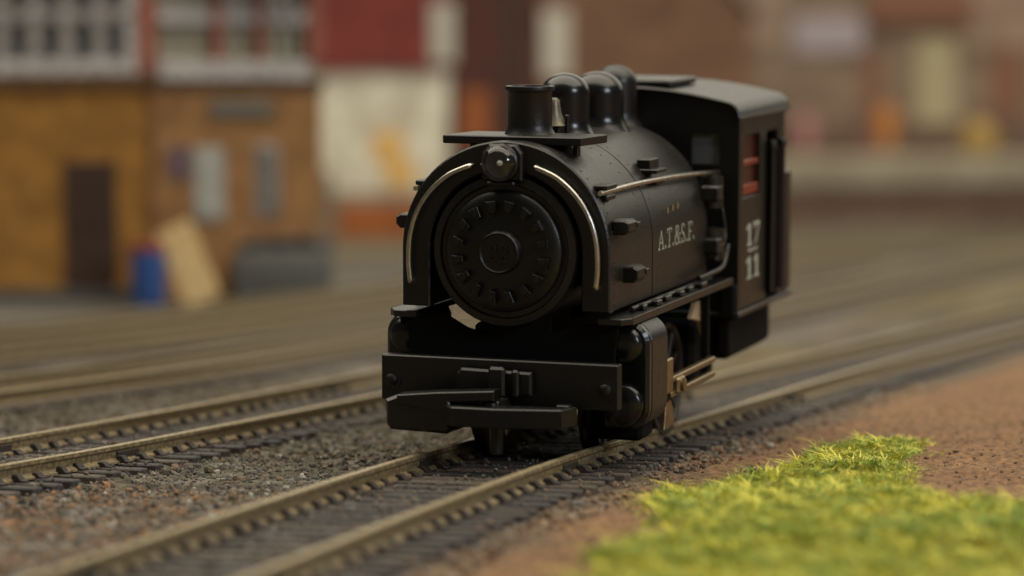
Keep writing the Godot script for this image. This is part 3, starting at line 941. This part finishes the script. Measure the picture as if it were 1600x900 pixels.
	extrude(st, Transform3D(), PackedVector2Array([Vector2(-13.2, 15.0), Vector2(-9.4, 15.4), Vector2(-7.6, 14.8), Vector2(-5.6, 13.7), Vector2(-2.7, 13.0), Vector2(-2.7, 15.6), Vector2(4.9, 15.6), Vector2(4.9, 13.6), Vector2(8.6, 14.6), Vector2(13.2, 15.0), Vector2(12.4, 9.0), Vector2(-12.4, 9.0)]), -5.5, -4.5, 0.1)
	box(st, at(1.1, 12.5, -9.0), Vector3(7.4, 7.0, 7.0), 0.3)
	box(st, at(0, 6.4, -49.0), Vector3(22, 7.8, 10.0), 0.6)
	part("frame", st, mats.underframe, L)
	# pilot beam
	st = begin()
	box(st, at(0, 8.15, -0.8), Vector3(29.0, 5.3, 1.6), 0.14)
	var beam := part("pilot_beam", st, mats.satin, L)
	for s in [-1.0, 1.0]:
		st = begin()
		lathe(st, facing(Vector3(0, 0, 1), Vector3(s * 13.1, 7.9, -0.05)), [Vector2(1.15, 0), Vector2(1.1, 0.25), Vector2(0.75, 0.3), Vector2(0.7, 0.75), Vector2(0.45, 0.95), Vector2(0, 1.0)], 18)
		part("buffer_bolt", st, mats.satin, beam)
	st = begin()
	extrude(st, Transform3D(), PackedVector2Array([Vector2(-4.8, 6.9), Vector2(4.4, 6.9), Vector2(4.4, 9.6), Vector2(-4.2, 9.8), Vector2(-4.8, 9.2)]), 0.0, 1.1, 0.25)
	box(st, at(0.4, 8.4, 1.5), Vector3(2.0, 3.6, 1.0), 0.3)
	box(st, at(2.6, 8.3, 1.4), Vector3(0.9, 3.2, 0.8), 0.25)
	part("coupler_pocket", st, mats.satin, beam)
	# horn hook coupler
	st = begin()
	extrude(st, Transform3D(), PackedVector2Array([Vector2(-12.0, 3.4), Vector2(-11.5, 2.8), Vector2(-4.6, 2.6), Vector2(-3.9, 3.1), Vector2(-4.4, 4.6), Vector2(-5.3, 6.2), Vector2(-10.6, 6.9), Vector2(-12.1, 6.3)]), 1.8, 5.0, 0.35)
	var hook := part("coupler", st, mats.gloss, L)
	st = begin()
	extrude(st, Transform3D(), PackedVector2Array([Vector2(-10.6, 5.9), Vector2(-5.4, 5.3), Vector2(-4.6, 4.3), Vector2(-3.3, 4.2), Vector2(-4.0, 6.4), Vector2(1.4, 6.8), Vector2(1.5, 8.0), Vector2(-5.6, 7.5), Vector2(-10.4, 7.0)]), 3.0, 5.6, 0.14)
	part("coupler_hook", st, mats.satin, hook)
	st = begin()
	var horn := PackedVector2Array([Vector2(-4.4, 5.8), Vector2(-3.2, 7.0), Vector2(2.0, 6.9), Vector2(9.4, 5.2), Vector2(10.3, 2.2), Vector2(9.2, 1.9), Vector2(8.6, 3.2), Vector2(-3.0, 4.6)])
	extrude(st, Transform3D(Basis(Vector3(1, 0, 0), Vector3(0, 0, 1), Vector3(0, -1, 0)), Vector3(0, 5.0, 0)), horn, -1.15, 1.15, 0.16)
	lathe(st, at(0.6, 6.1, 4.2), [Vector2(0.95, 0), Vector2(0.9, 0.35), Vector2(0.3, 0.45), Vector2(0.25, 0.3), Vector2(0, 0.3)], 16)
	box(st, at(9.0, 6.15, 2.9), Vector3(1.6, 0.5, 1.4), 0.12)
	part("coupler_horn", st, mats.satin, hook)
	st = begin()
	box(st, at(0.4, 5.6, 2.5), Vector3(2.6, 2.2, 4.5), 0.2)
	tube(st, [Vector3(1.0, 5.0, 3.4), Vector3(1.0, 0.4, 3.4)], 0.8, 10)
	part("trip_pin", st, mats.grey_side, hook)
	build_cab(L)

func build_cab(L: Node3D) -> void:
	# outline of the cab front: straight sides, rounded shoulders, arched roof
	var outline := PackedVector2Array([Vector2(15.3, 11.2), Vector2(15.3, 35.9)])
	outline.append_array(arc(13.2, 36.1, 1.95, 8, 78, 7))
	for k in range(1, 12):
		var x := 13.0 - 26.0 * k / 12.0
		outline.append(Vector2(x, 38.05 + 1.6 * (1.0 - pow(absf(x) / 13.2, 2.0))))
	outline.append_array(arc(-13.2, 36.1, 1.95, 102, 172, 7))
	outline.append_array(PackedVector2Array([Vector2(-15.3, 35.9), Vector2(-15.3, 11.2)]))
	# front wall in pieces round the two spectacle windows
	var st := begin()
	var wall := outline.duplicate()
	var hole_r := PackedVector2Array([Vector2(8.9, 30.3), Vector2(12.7, 30.3), Vector2(12.7, 34.2), Vector2(8.9, 35.2)])
	# cut from the outer edge: outline with two keyhole slits
	var cut := PackedVector2Array([Vector2(-15.3, 11.2), Vector2(15.3, 11.2), Vector2(15.3, 30.3), Vector2(-15.3, 30.3)])
	extrude(st, Transform3D(), cut, -51.2, -50.0, 0.01)
	for s in [-1.0, 1.0]:
		var post := PackedVector2Array([Vector2(12.7, 30.25), Vector2(15.3, 30.25), Vector2(15.3, 34.25), Vector2(12.7, 34.25)])
		extrude(st, Transform3D(), post if s > 0 else mirror(post), -51.2, -50.0, 0.01)
	extrude(st, Transform3D(), PackedVector2Array([Vector2(-8.9, 30.25), Vector2(8.9, 30.25), Vector2(8.9, 34.25), Vector2(-8.9, 34.25)]), -51.2, -50.0, 0.01)
	var top := PackedVector2Array([Vector2(15.3, 34.2)])
	top.append_array(outline.slice(1, outline.size() - 1))
	top.append(Vector2(-15.3, 34.2))
	extrude(st, Transform3D(), top, -51.2, -50.0, 0.01)
	part("cab_front", st, mats.satin, L)
	for s in [-1.0, 1.0]:
		st = begin()
		box(st, at(s * 10.8, 32.3, -50.75), Vector3(3.9, 4.0, 0.3), 0.02)
		part("front_window", st, mats.dark_pane, L)
	# sides: panel round the window, doorway gap, rear post
	for s in [-1.0, 1.0]:
		st = begin()
		box(st, at(s * 14.9, 18.55, -57.7), Vector3(0.8, 14.5, 13.0), 0.1)
		box(st, at(s * 14.9, 34.9, -57.7), Vector3(0.8, 2.2, 13.0), 0.1)
		box(st, at(s * 14.9, 29.8, -51.75), Vector3(0.8, 8.1, 1.1), 0.06)
		box(st, at(s * 14.9, 29.8, -62.5), Vector3(0.8, 8.1, 3.4), 0.06)
		box(st, at(s * 14.9, 23.8, -72.4), Vector3(0.8, 25, 3.6), 0.1)
		box(st, at(s * 14.9, 34.9, -67.4), Vector3(0.7, 2.2, 6.6), 0.05)
		var side := part("cab_side", st, mats.black, L)
		st = begin()
		box(st, at(s * 14.55, 29.8, -56.5), Vector3(0.3, 8.3, 8.6), 0.03)
		var pane := part("side_window", st, mats.red_pane, side)
		st = begin()
		box(st, at(s * 14.85, 30.2, -56.5), Vector3(0.5, 0.75, 8.2), 0.1)
		box(st, at(s * 14.85, 26.7, -56.5), Vector3(0.5, 1.3, 8.2), 0.1)
		part("window_bar", st, mats.red_bar, pane)
		for z in [-64.9, -70.3]:
			st = begin()
			tube(st, [Vector3(s * 15.9, 12.2, z), Vector3(s * 15.95, 31.6, z)], 0.42, 10)
			lathe(st, at(s * 15.95, 31.5, z), [Vector2(0.6, 0), Vector2(0.66, 0.5), Vector2(0.5, 1.0), Vector2(0, 1.15)], 14)
			part("cab_handrail", st, mats.grey_side, L)
		# figures on the cab side: an upper and a lower group with a small line between
		for line in [["17", 20.8, 2.9], ["11", 16.4, 2.9]]:
			var tm := TextMesh.new()
			var font := SystemFont.new()
			font.font_names = PackedStringArray(["Droid Serif"])
			font.font_weight = 700
			tm.font = font
			tm.text = line[0]
			tm.font_size = 64
			tm.depth = 0.01
			tm.pixel_size = 0.01
			var ab := tm.get_aabb()
			var word := put("cab_number", tm, mats.number, side)
			var bas := Basis(Vector3(0, 0, -s) * (6.9 / ab.size.x) * MM, Vector3(0, 1, 0) * (line[2] / ab.size.y) * MM, Vector3(s, 0, 0) * MM * 2.0)
			word.transform = Transform3D(bas, Vector3(s * 15.31, line[1], -57.4) * MM - bas * ab.get_center())
		st = begin()
		for k in 3:
			box(st, at(s * 15.31, 18.7, -55.6 - 1.7 * k), Vector3(0.06, 0.4, 1.1), 0.01)
		part("small_lettering", st, mats.number, side)
	# back wall and bunker
	st = begin()
	box(st, at(0, 23.8, -74.6), Vector3(29.6, 25.2, 0.9), 0.1)
	box(st, at(0, 19.6, -76.6), Vector3(30.6, 16.5, 3.2), 0.3)
	part("cab_back", st, mats.black, L)
	st = begin()
	box(st, at(0, 24, -63), Vector3(20, 22, 14), 0.4)
	part("backhead", st, mats.satin, L)
	# roof
	st = begin()
	var roof := PackedVector2Array()
	for v in outline.slice(1, outline.size() - 1):
		roof.append(v + (v - Vector2(0, 20)).normalized() * 0.55)
	var under := PackedVector2Array()
	for v in outline.slice(1, outline.size() - 1):
		under.append(v + (v - Vector2(0, 20)).normalized() * 0.04)
	under.reverse()
	roof.append_array(under)
	extrude(st, Transform3D(), roof, -49.4, -76.0, 0.2)
	var rf := part("cab_roof", st, mats.black, L)
	st = begin()
	box(st, at(1.0, 40.55, -58.0), Vector3(9.0, 0.9, 13), 0.25)
	part("roof_hatch", st, mats.black, rf)
	st = begin()
	box(st, at(0, 10.85, -63.2), Vector3(31.4, 0.7, 28.6), 0.12)
	part("cab_floor", st, mats.grey_side, L)
	for s in [-1.0, 1.0]:
		st = begin()
		box(st, at(s * 13.4, 8.0, -51.4), Vector3(1.6, 5.0, 3.0), 0.3)
		box(st, at(s * 14.2, 12.6, -49.4), Vector3(2.2, 4.6, 1.6), 0.4)
		part("cab_step", st, mats.underframe, L)

# ---------------------------------------------------------------- the scenery behind. Its streets run square to a line of sight, so places are given across (to the right) and back along that line
const EYE := Vector3(115.363, 34.927, 325.815)
var across := Vector3(0.94436, 0, -0.32892)
var back := Vector3(-0.32892, 0, -0.94436)

func place(lat: float, dep: float, y := -3.0, turn := 0.0) -> Transform3D:
	var o := Vector3(EYE.x, 0, EYE.z) + across * lat + back * dep
	return Transform3D(Basis(across, Vector3.UP, -back) * Basis(Vector3.UP, turn), Vector3(o.x, y, o.z))

func slab(p: Node3D, called: String, m: Material, x0: float, x1: float, y0: float, y1: float, z0: float, z1: float, bevel := 0.3) -> MeshInstance3D:
	var st := begin()
	box(st, at((x0 + x1) * 0.5, (y0 + y1) * 0.5, (z0 + z1) * 0.5), Vector3(absf(x1 - x0), absf(y1 - y0), absf(z1 - z0)), bevel)
	return part(called, st, m, p)

func build_signal_box() -> void:
	# heights in the builders below are above the ground at -3.3
	var st := begin()
	var B := thing("signal_box", "ochre and tan model signal box with white framed windows over a brown door", "signal box", place(-92, 768, -3.3))
	var h := 3.3
	slab(B, "wall", mats.ochre, -62, 0, 0, 52.0 + h, -40, 0)
	var door := slab(B, "door", mats.door, -23.0, -9.4, 0, 32.9 + h, -0.2, 0.35, 0.15)
	slab(door, "door_panel", mats.door, -21.4, -16.8, 4, 16, 0.3, 0.7, 0.2)
	slab(door, "door_panel", mats.door, -15.6, -11.0, 4, 16, 0.3, 0.7, 0.2)
	slab(door, "door_panel", mats.door, -21.4, -16.8, 19, 33, 0.3, 0.7, 0.2)
	slab(door, "door_panel", mats.door, -15.6, -11.0, 19, 33, 0.3, 0.7, 0.2)
	slab(B, "plinth", mats.slate, -62, 0.6, 0, 3.5, 0.36, 1.2)
	slab(B, "string_course", mats.brown_band, -63, 0.6, 51.4 + h, 55.0 + h, -41, 1.2)
	slab(B, "room_floor", mats.room_wall, -61.5, -0.4, 53.5 + h, 55.05 + h, -39.5, -3.2)
	slab(B, "room_back", mats.room_wall, -62, -0.2, 55.1 + h, 86, -40.5, -39.0)
	slab(B, "room_end", mats.room_wall, -62, -60.8, 55.1 + h, 86, -38.9, -3.0)
	slab(B, "room_end", mats.room_wall, -1.4, -0.2, 55.1 + h, 86, -38.9, -4.2)
	slab(B, "lever_frame", mats.door, -50, -14, 55.1 + h, 63 + h, -24, -20)
	# left window band
	var w := slab(B, "window", mats.white_frame, -62, -3.6, 55.1 + h, 58.8 + h, -2.5, 0.8)
	slab(w, "transom", mats.grey_frame, -62, -3.6, 68.6 + h, 71.8 + h, -2.2, 0.3)
	slab(w, "window_head", mats.white_frame, -62, -3.6, 77 + h, 82 + h, -2.4, 0.6)
	var xs := [-58.5, -50.0, -41.6, -29.7 - 3.9, -29.7 + 4.0, -17.3, -8.7]
	for k in 7:
		var cx: float = -5.2 - 8.3 * k
		slab(w, "mullion", mats.grey_frame if k else mats.white_frame, cx - 1.9, cx + 1.9, 58.8 + h, 80 + h, -2.0, 0.2)
		slab(w, "pane", mats.glass, cx - 6.3, cx - 1.95, 58.9 + h, 76 + h, -3.0, -2.6, 0.05)
	slab(B, "corner_post", mats.red_frame, -3.5, 0.9, 55.05 + h, 84 + h, -4, 1.0)
	slab(B, "corner_strip", mats.rust, -1.6, 0.4, 3, 51.3 + h, -0.4, 0.5)
	# right wing, turned away
	var wing := func(called: String, m: Material, x0: float, x1: float, y0: float, y1: float, z0: float, z1: float) -> MeshInstance3D:
		var ws := begin()
		box(ws, Transform3D(Basis(Vector3.UP, deg_to_rad(18.0)), Vector3.ZERO) * at((x0 + x1) * 0.5, (y0 + y1) * 0.5, (z0 + z1) * 0.5), Vector3(absf(x1 - x0), absf(y1 - y0), absf(z1 - z0)), 0.25)
		return part(called, ws, m, B)
	wing.call("wall", mats.tan_wall, 0.6, 44.5, 0, 51.5 + h, -30, -0.3)
	wing.call("string_course", mats.brown_band, 0.8, 45.2, 50.9 + h, 53.6 + h, -30, 0.6)
	wing.call("window_blind", mats.room_olive, 1.0, 44.0, 53.0 + h, 86, -29, -3.4)
	wing.call("window_sill", mats.white_frame, 1.6, 41.5, 53.7 + h, 58.6 + h, -3.0, 1.2)
	wing.call("transom", mats.white_frame, 1.6, 41.5, 68.0 + h, 71.4 + h, -2.6, 0.4)
	for q in [[16.0, 18.6], [27.3, 29.6], [40.8, 45.0]]:
		wing.call("mullion", mats.red_frame, q[0], q[1], 58.5 + h, 83 + h, -3.0, 0.6)
	for q in [6.0, 11.0, 22.5, 33.5, 37.5]:
		wing.call("glazing_bar", mats.pale_grey, q - 0.5, q + 0.5, 58.4 + h, 83 + h, -3.0, -1.4)
	for q in [[11.4, 17.8, 18.6, 35.5, mats.pale_pane], [27.8, 32.2, 19.5, 36.0, mats.grey_sign]]:
		wing.call("window", mats.grey_frame, q[0] - 0.9, q[1] + 0.9, q[2] - 1.2 + h, q[3] + 1.0 + h, -0.8, 0.35)
		wing.call("pane", q[4], q[0], q[1], q[2] + h, (q[2] + q[3]) * 0.5 - 0.4 + h, -0.5, 0.6)
		wing.call("pane", q[4], q[0], q[1], (q[2] + q[3]) * 0.5 + 0.4 + h, q[3] + h, -0.5, 0.6)
	wing.call("notice", mats.purple, 3.9, 9.6, 28.2 + h, 36.6 + h, -0.5, 0.4)
	wing.call("name_board", mats.grey_sign, 15.0, 31.6, 44.2 + h, 48.4 + h, -0.5, 0.9)
	# roof above the frame
	st = begin()
	box(st, at(-10, 88.5, -20), Vector3(112, 4, 45), 0.5)
	part("roof", st, mats.roof, B)
	var K := thing("coal_bunker", "low dark grey bunker against the tan wall of the signal box", "bunker", place(-59.0, 773, -3.3))
	st = begin()
	extrude(st, Transform3D(Basis(Vector3(0, 0, -1), Vector3.UP, Vector3(1, 0, 0)), Vector3.ZERO), PackedVector2Array([Vector2(-5, 0), Vector2(9, 0), Vector2(9, 16), Vector2(-2.5, 11.5), Vector2(-4.6, 8.0)]), -13.0, 12.0, 1.0)
	part("bin", st, mats.slate, K)
	for k in 9:
		st = begin()
		var m := stone_mesh(200 + k)
		st.append_from(m, 0, Transform3D(Basis().scaled(Vector3(3.4, 2.2, 3.0)), Vector3(-9.5 + 2.5 * k, 14.6 + 1.1 * sin(k * 2.3), -4.5 + 1.6 * cos(k * 1.9)) * MM))
		part("coal_lump", st, mats.roof, K)
	var D := thing("oil_drum", "blue drum with a red top rim beside the leaning board", "drum", place(-91.5, 752, -3.3))
	st = begin()
	lathe(st, Transform3D(), [Vector2(0, 0), Vector2(4.2, 0), Vector2(4.4, 0.4), Vector2(4.3, 0.9), Vector2(4.3, 4.4), Vector2(4.5, 4.8), Vector2(4.3, 5.2), Vector2(4.3, 9.2), Vector2(4.5, 9.6), Vector2(4.3, 10.0), Vector2(4.3, 13.4)], 24)
	part("barrel", st, mats.blue, D)
	st = begin()
	lathe(st, Transform3D(), [Vector2(4.32, 13.3), Vector2(4.5, 13.6), Vector2(4.5, 15.2), Vector2(4.2, 15.5), Vector2(4.0, 15.1), Vector2(0, 15.1)], 24)
	part("rim", st, mats.red_paint, D)
	var P := thing("wooden_board", "pale yellow board leaning beside the blue drum", "board", place(-77.5, 750, -3.3))
	st = begin()
	box(st, Transform3D(Basis(Vector3(0, 0, 1), deg_to_rad(24)) * Basis(Vector3(1, 0, 0), deg_to_rad(-16)), Vector3(-4.2, 10.0, -2.6)), Vector3(9.4, 21.5, 1.3), 0.25)
	part("plank", st, mats.board, P)

func build_far() -> void:
	# cream kiosk with a red upper storey
	var K := thing("cream_building", "cream walled building with red upper storey and orange plinth behind the signal box", "building", place(-58, 1300, -3))
	slab(K, "plinth", mats.orange_brown, -18, 34, 0, 15.5, -50, 3)
	slab(K, "wall", mats.concrete, -30, 30, 15.5, 20, -50, 0)
	slab(K, "wall", mats.cream, -30, 30, 20, 73, -50, 0.5)
	slab(K, "upper_storey", mats.brick_red, -34, 29, 73, 122, -50, 3)
	slab(K, "roof", mats.roof, -36, 31, 122, 126, -54, 6)
	slab(K, "pale_window", mats.pale_grey, 23.5, 33.5, 76, 102, -8, 4)
	slab(K, "poster", mats.orange_box, -2.0, 11.0, 33.0, 46.0, 0.4, 1.4)
	slab(K, "poster", mats.orange_box, 3.0, 16.0, 22.5, 33.2, 0.3, 1.1)
	var G := thing("grey_shed", "low grey brown shed between the signal box and the cream building", "shed", place(-86, 1240, -3))
	slab(G, "wall", mats.mauve_wall, -12, 10, 0, 30, -20, 0)
	slab(G, "door", mats.reddish, -3, 3, 10, 42, -3, 0.6)
	slab(G, "pale_board", mats.pale_grey, -9, -4, 12, 22, -1, 1.0)
	var M := thing("maroon_building", "dark maroon building front behind the smoke stack", "building", place(-9, 1420, -3))
	slab(M, "wall", mats.maroon, -30, 24, 0, 135, -60, 0)
	slab(M, "poster", mats.orange_brown, -14.5, -2.0, 42, 66, -2, 0.6)
	slab(M, "doorway", mats.door, 4, 16, 30, 120, -2, 0.5)
	slab(M, "cornice", mats.reddish, -32, 26, 135, 141, -62, 3)
	var N := thing("brown_building", "plain brown gabled building behind the domes", "building", place(72, 1600, -3))
	slab(N, "wall", mats.brown_wall, -66, 56, 0, 116, -70, 0)
	slab(N, "pale_window", mats.pale_grey, -58, -41, 76, 113, -3, 0.8)
	slab(N, "window_surround", mats.reddish, -61, -38, 72, 117, -3, 0.4)
	var st := begin()
	extrude(st, Transform3D(), PackedVector2Array([Vector2(-66, 116), Vector2(56, 116), Vector2(10, 168), Vector2(-66, 168)]), -70, -0.2, 0.4)
	part("gable", st, mats.brown_wall, N)
	st = begin()
	extrude(st, Transform3D(), PackedVector2Array([Vector2(60, 108), Vector2(64, 114), Vector2(14, 172), Vector2(8, 168)]), -72, 4, 0.4)
	part("bargeboard", st, mats.pinkish, N)
	# platform and station
	var P := thing("station_platform", "long station platform with pale coping and dark brick below", "platform", place(230, 1500, -3))
	slab(P, "coping", mats.concrete, -210, 260, 18.5, 34.3, -420, 0, 0.6)
	slab(P, "brick_face", mats.dark_brick, -210, 260, 0, 18.5, -419, -1.5, 0.6)
	var S := thing("station_building", "mauve brown station building with cream door standing on the platform", "station", place(268, 1750, 31.4))
	slab(S, "wall", mats.mauve_wall, -142, 130, 0, 150, -90, 0)
	slab(S, "roof", mats.roof, -148, 136, 150, 158, -96, 10)
	slab(S, "name_sign", mats.sign_blue, -103, -62, 60, 80, -2, 1.5)
	slab(S, "door", mats.door_cream, -32, -8, 10, 68, -2, 1.2)
	slab(S, "door_frame", mats.mauve_wall, -36, -4, 0, 73, -2, 0.6)
	slab(S, "drain_pipe", mats.reddish, -62, -52, 0, 60, -2, 2.0)
	slab(S, "window", mats.reddish, 12, 30, 22, 60, -2, 1.0)
	slab(S, "dark_dado", mats.dark_brick, -142, 130, 0, 18, -2, 1.6)
	slab(S, "pale_panel", mats.pinkish, -4, 60, 62, 100, -2, 0.8)
	slab(S, "pale_panel", mats.pinkish, 40, 70, 14, 58, -2, 0.9)
	slab(S, "canopy", mats.reddish, -60, 0, 76, 96, -4, 6)
	slab(S, "pale_panel", mats.pinkish, -150, -108, 64, 104, -2, 0.9)
	person(place(154, 1560, 31.3, 0.2), "person in a long pink coat on the platform nearest the locomotive", mats.pink, mats.pink, 25.0)
	person(place(194.5, 1550, 31.3, -0.3), "person in bright orange clothing on the platform before the station", mats.orange, mats.orange, 30.0)
	var Y := thing("grit_bin", "round topped yellow bin standing on the platform right of the cream door", "bin", place(244, 1560, 31.3))
	st = begin()
	lathe(st, Transform3D(), [Vector2(0, 0), Vector2(8.2, 0), Vector2(9.0, 2), Vector2(9.2, 9), Vector2(8.0, 13.5), Vector2(5.0, 16.5), Vector2(0, 17.6)], 28)
	part("body", st, mats.yellow, Y)
	st = begin()
	lathe(st, at(0, 17.4, 0), [Vector2(1.6, 0), Vector2(1.8, 0.8), Vector2(1.2, 2.0), Vector2(0, 2.2)], 16)
	part("knob", st, mats.yellow, Y)

# a small figure: one continuous body of elliptical rings, with coat, hair and arms over it
func person(xf: Transform3D, label: String, coat: Material, lower: Material, tall: float) -> void:
	var o := thing("person", label, "person", xf, "figures on the station platform")
	var k := tall / 25.0
	var loft := func(st: SurfaceTool, rings: Array, sx: float) -> void:
		var g := fresh()
		for i in rings.size() - 1:
			for j in 16:
				var c := [TAU * j / 16, TAU * (j + 1) / 16]
				var p := []
				for q in [[i, 0], [i, 1], [i + 1, 1], [i + 1, 0]]:
					var r: Array = rings[q[0]]
					p.append(Vector3(cos(c[q[1]]) * r[1] + sx, r[0], sin(c[q[1]]) * r[2] + r[3]) * k)
				quad(st, p[0], p[1], p[2], p[3], Vector3(cos(c[0]), 0.2 if i > rings.size() - 4 else 0.0, sin(c[0])), g)
	var st := begin()
	for s in [-1.0, 1.0]:
		loft.call(st, [[0.0, 0.01, 0.01, 0.5], [0.0, 1.0, 1.9, 0.6], [0.9, 0.9, 1.6, 0.5], [1.4, 0.8, 0.9, 0.0], [6.5, 1.0, 1.1, 0.0], [11.5, 1.45, 1.6, 0.0], [13, 1.3, 1.5, 0.0]], s * 1.45)
	loft.call(st, [[11.5, 0.1, 0.1, 0], [11.6, 2.9, 1.9, 0], [13.5, 3.0, 2.0, 0], [16, 2.6, 1.7, 0], [18.5, 3.3, 1.9, 0], [20.2, 3.3, 1.6, 0], [20.9, 1.6, 1.2, 0], [21.4, 0.95, 0.95, 0.1], [21.9, 1.2, 1.35, 0.2], [23, 1.5, 1.75, 0.2], [24.2, 1.4, 1.6, 0.1], [25, 0.1, 0.1, 0]], 0.0)
	part("body", st, mats.skin, o)
	st = begin()
	loft.call(st, [[4.0, 2.9, 2.5, 0], [8, 3.1, 2.5, 0], [13.5, 3.25, 2.3, 0], [16, 2.9, 2.0, 0], [18.5, 3.55, 2.15, 0], [20.2, 3.5, 1.85, 0], [21.0, 1.5, 1.3, 0]], 0.0)
	for s in [-1.0, 1.0]:
		tube(st, [Vector3(s * 3.1, 20.0, 0) * k, Vector3(s * 4.0, 16.4, 0.2) * k, Vector3(s * 3.9, 13.0, 1.2) * k], 0.85 * k, 8)
	part("coat", st, coat, o)
	st = begin()
	loft.call(st, [[22.3, 1.45, 0.9, -1.0], [23.4, 1.7, 1.7, -0.35], [24.5, 1.45, 1.6, -0.1], [25.2, 0.1, 0.1, 0]], 0.0)
	part("hair", st, mats.hair, o)

# ---------------------------------------------------------------- everything
func _ready() -> void:
	rng.seed = 11
	# camera
	var cam := Camera3D.new()
	cam.name = "camera"
	add_child(cam)
	cam.transform = Transform3D(Basis(Vector3(0.94438, -0.00621, -0.32879), Vector3(-0.00921, 0.99893, -0.04532), Vector3(0.32872, 0.04583, 0.94332)).orthonormalized(), EYE * MM)
	var lens := CameraAttributesPhysical.new()
	lens.frustum_focal_length = 124.667
	lens.frustum_focus_distance = 0.352
	lens.frustum_near = 0.02
	lens.frustum_far = 12.0
	lens.exposure_aperture = 24.0
	cam.attributes = lens
	cam.current = true
	# dim room light from all round
	var env := Environment.new()
	env.background_mode = Environment.BG_COLOR
	env.background_color = lin(0.05, 0.045, 0.035)
	env.tonemap_mode = Environment.TONE_MAPPER_LINEAR
	env.tonemap_exposure = 0.94
	env.sdfgi_enabled = true
	env.ssao_enabled = true
	env.ssil_enabled = true
	var we := WorldEnvironment.new()
	we.name = "environment"
	we.environment = env
	add_child(we)
	# hall lighting: a long ceiling panel above and behind, a smaller cool one to the right
	panel(Vector3(0, 1700, -250), Vector3(0, 0, -251), Vector2(4.0, 2.1), 9.4, Color(1.0, 0.96, 0.88))
	panel(Vector3(300, 2000, -4000), Vector3(0, 0, 0), Vector2(5.0, 2.4), 4.6, Color(1.0, 0.97, 0.89))
	panel(Vector3(1500, 620, 700), Vector3(0, 20, -20), Vector2(0.45, 0.3), 0.9, Color(0.92, 0.96, 1.0))
	make_materials()
	ground_noise.seed = 4
	ground_noise.frequency = 0.16
	ground_noise.fractal_octaves = 4
	coarse_noise.seed = 9
	coarse_noise.frequency = 0.022
	coarse_noise.fractal_octaves = 3
	build_ground()
	build_far()
	build_signal_box()
	build_track(0, "near railway track under the locomotive, curving in from the bottom left")
	build_track(1, "second railway track, left of the locomotive with gravel on both sides")
	build_track(2, "third railway track back from the camera, out of focus")
	build_track(3, "fourth railway track back, between the third track and the siding")
	build_track(4, "blurred siding track running right in front of the signal box")
	build_loco()
	build_stones()
	build_grass()

func panel(from: Vector3, to: Vector3, size: Vector2, energy: float, tint: Color) -> void:
	var l := AreaLight3D.new()
	l.name = "hall_light"
	add_child(l, true)
	l.area_size = size
	l.light_energy = energy
	l.light_color = tint
	l.area_range = 8.0
	l.shadow_enabled = true
	l.look_at_from_position(from * MM, to * MM, Vector3(0, 0, -1) if absf(from.x) < 200 else Vector3.UP)
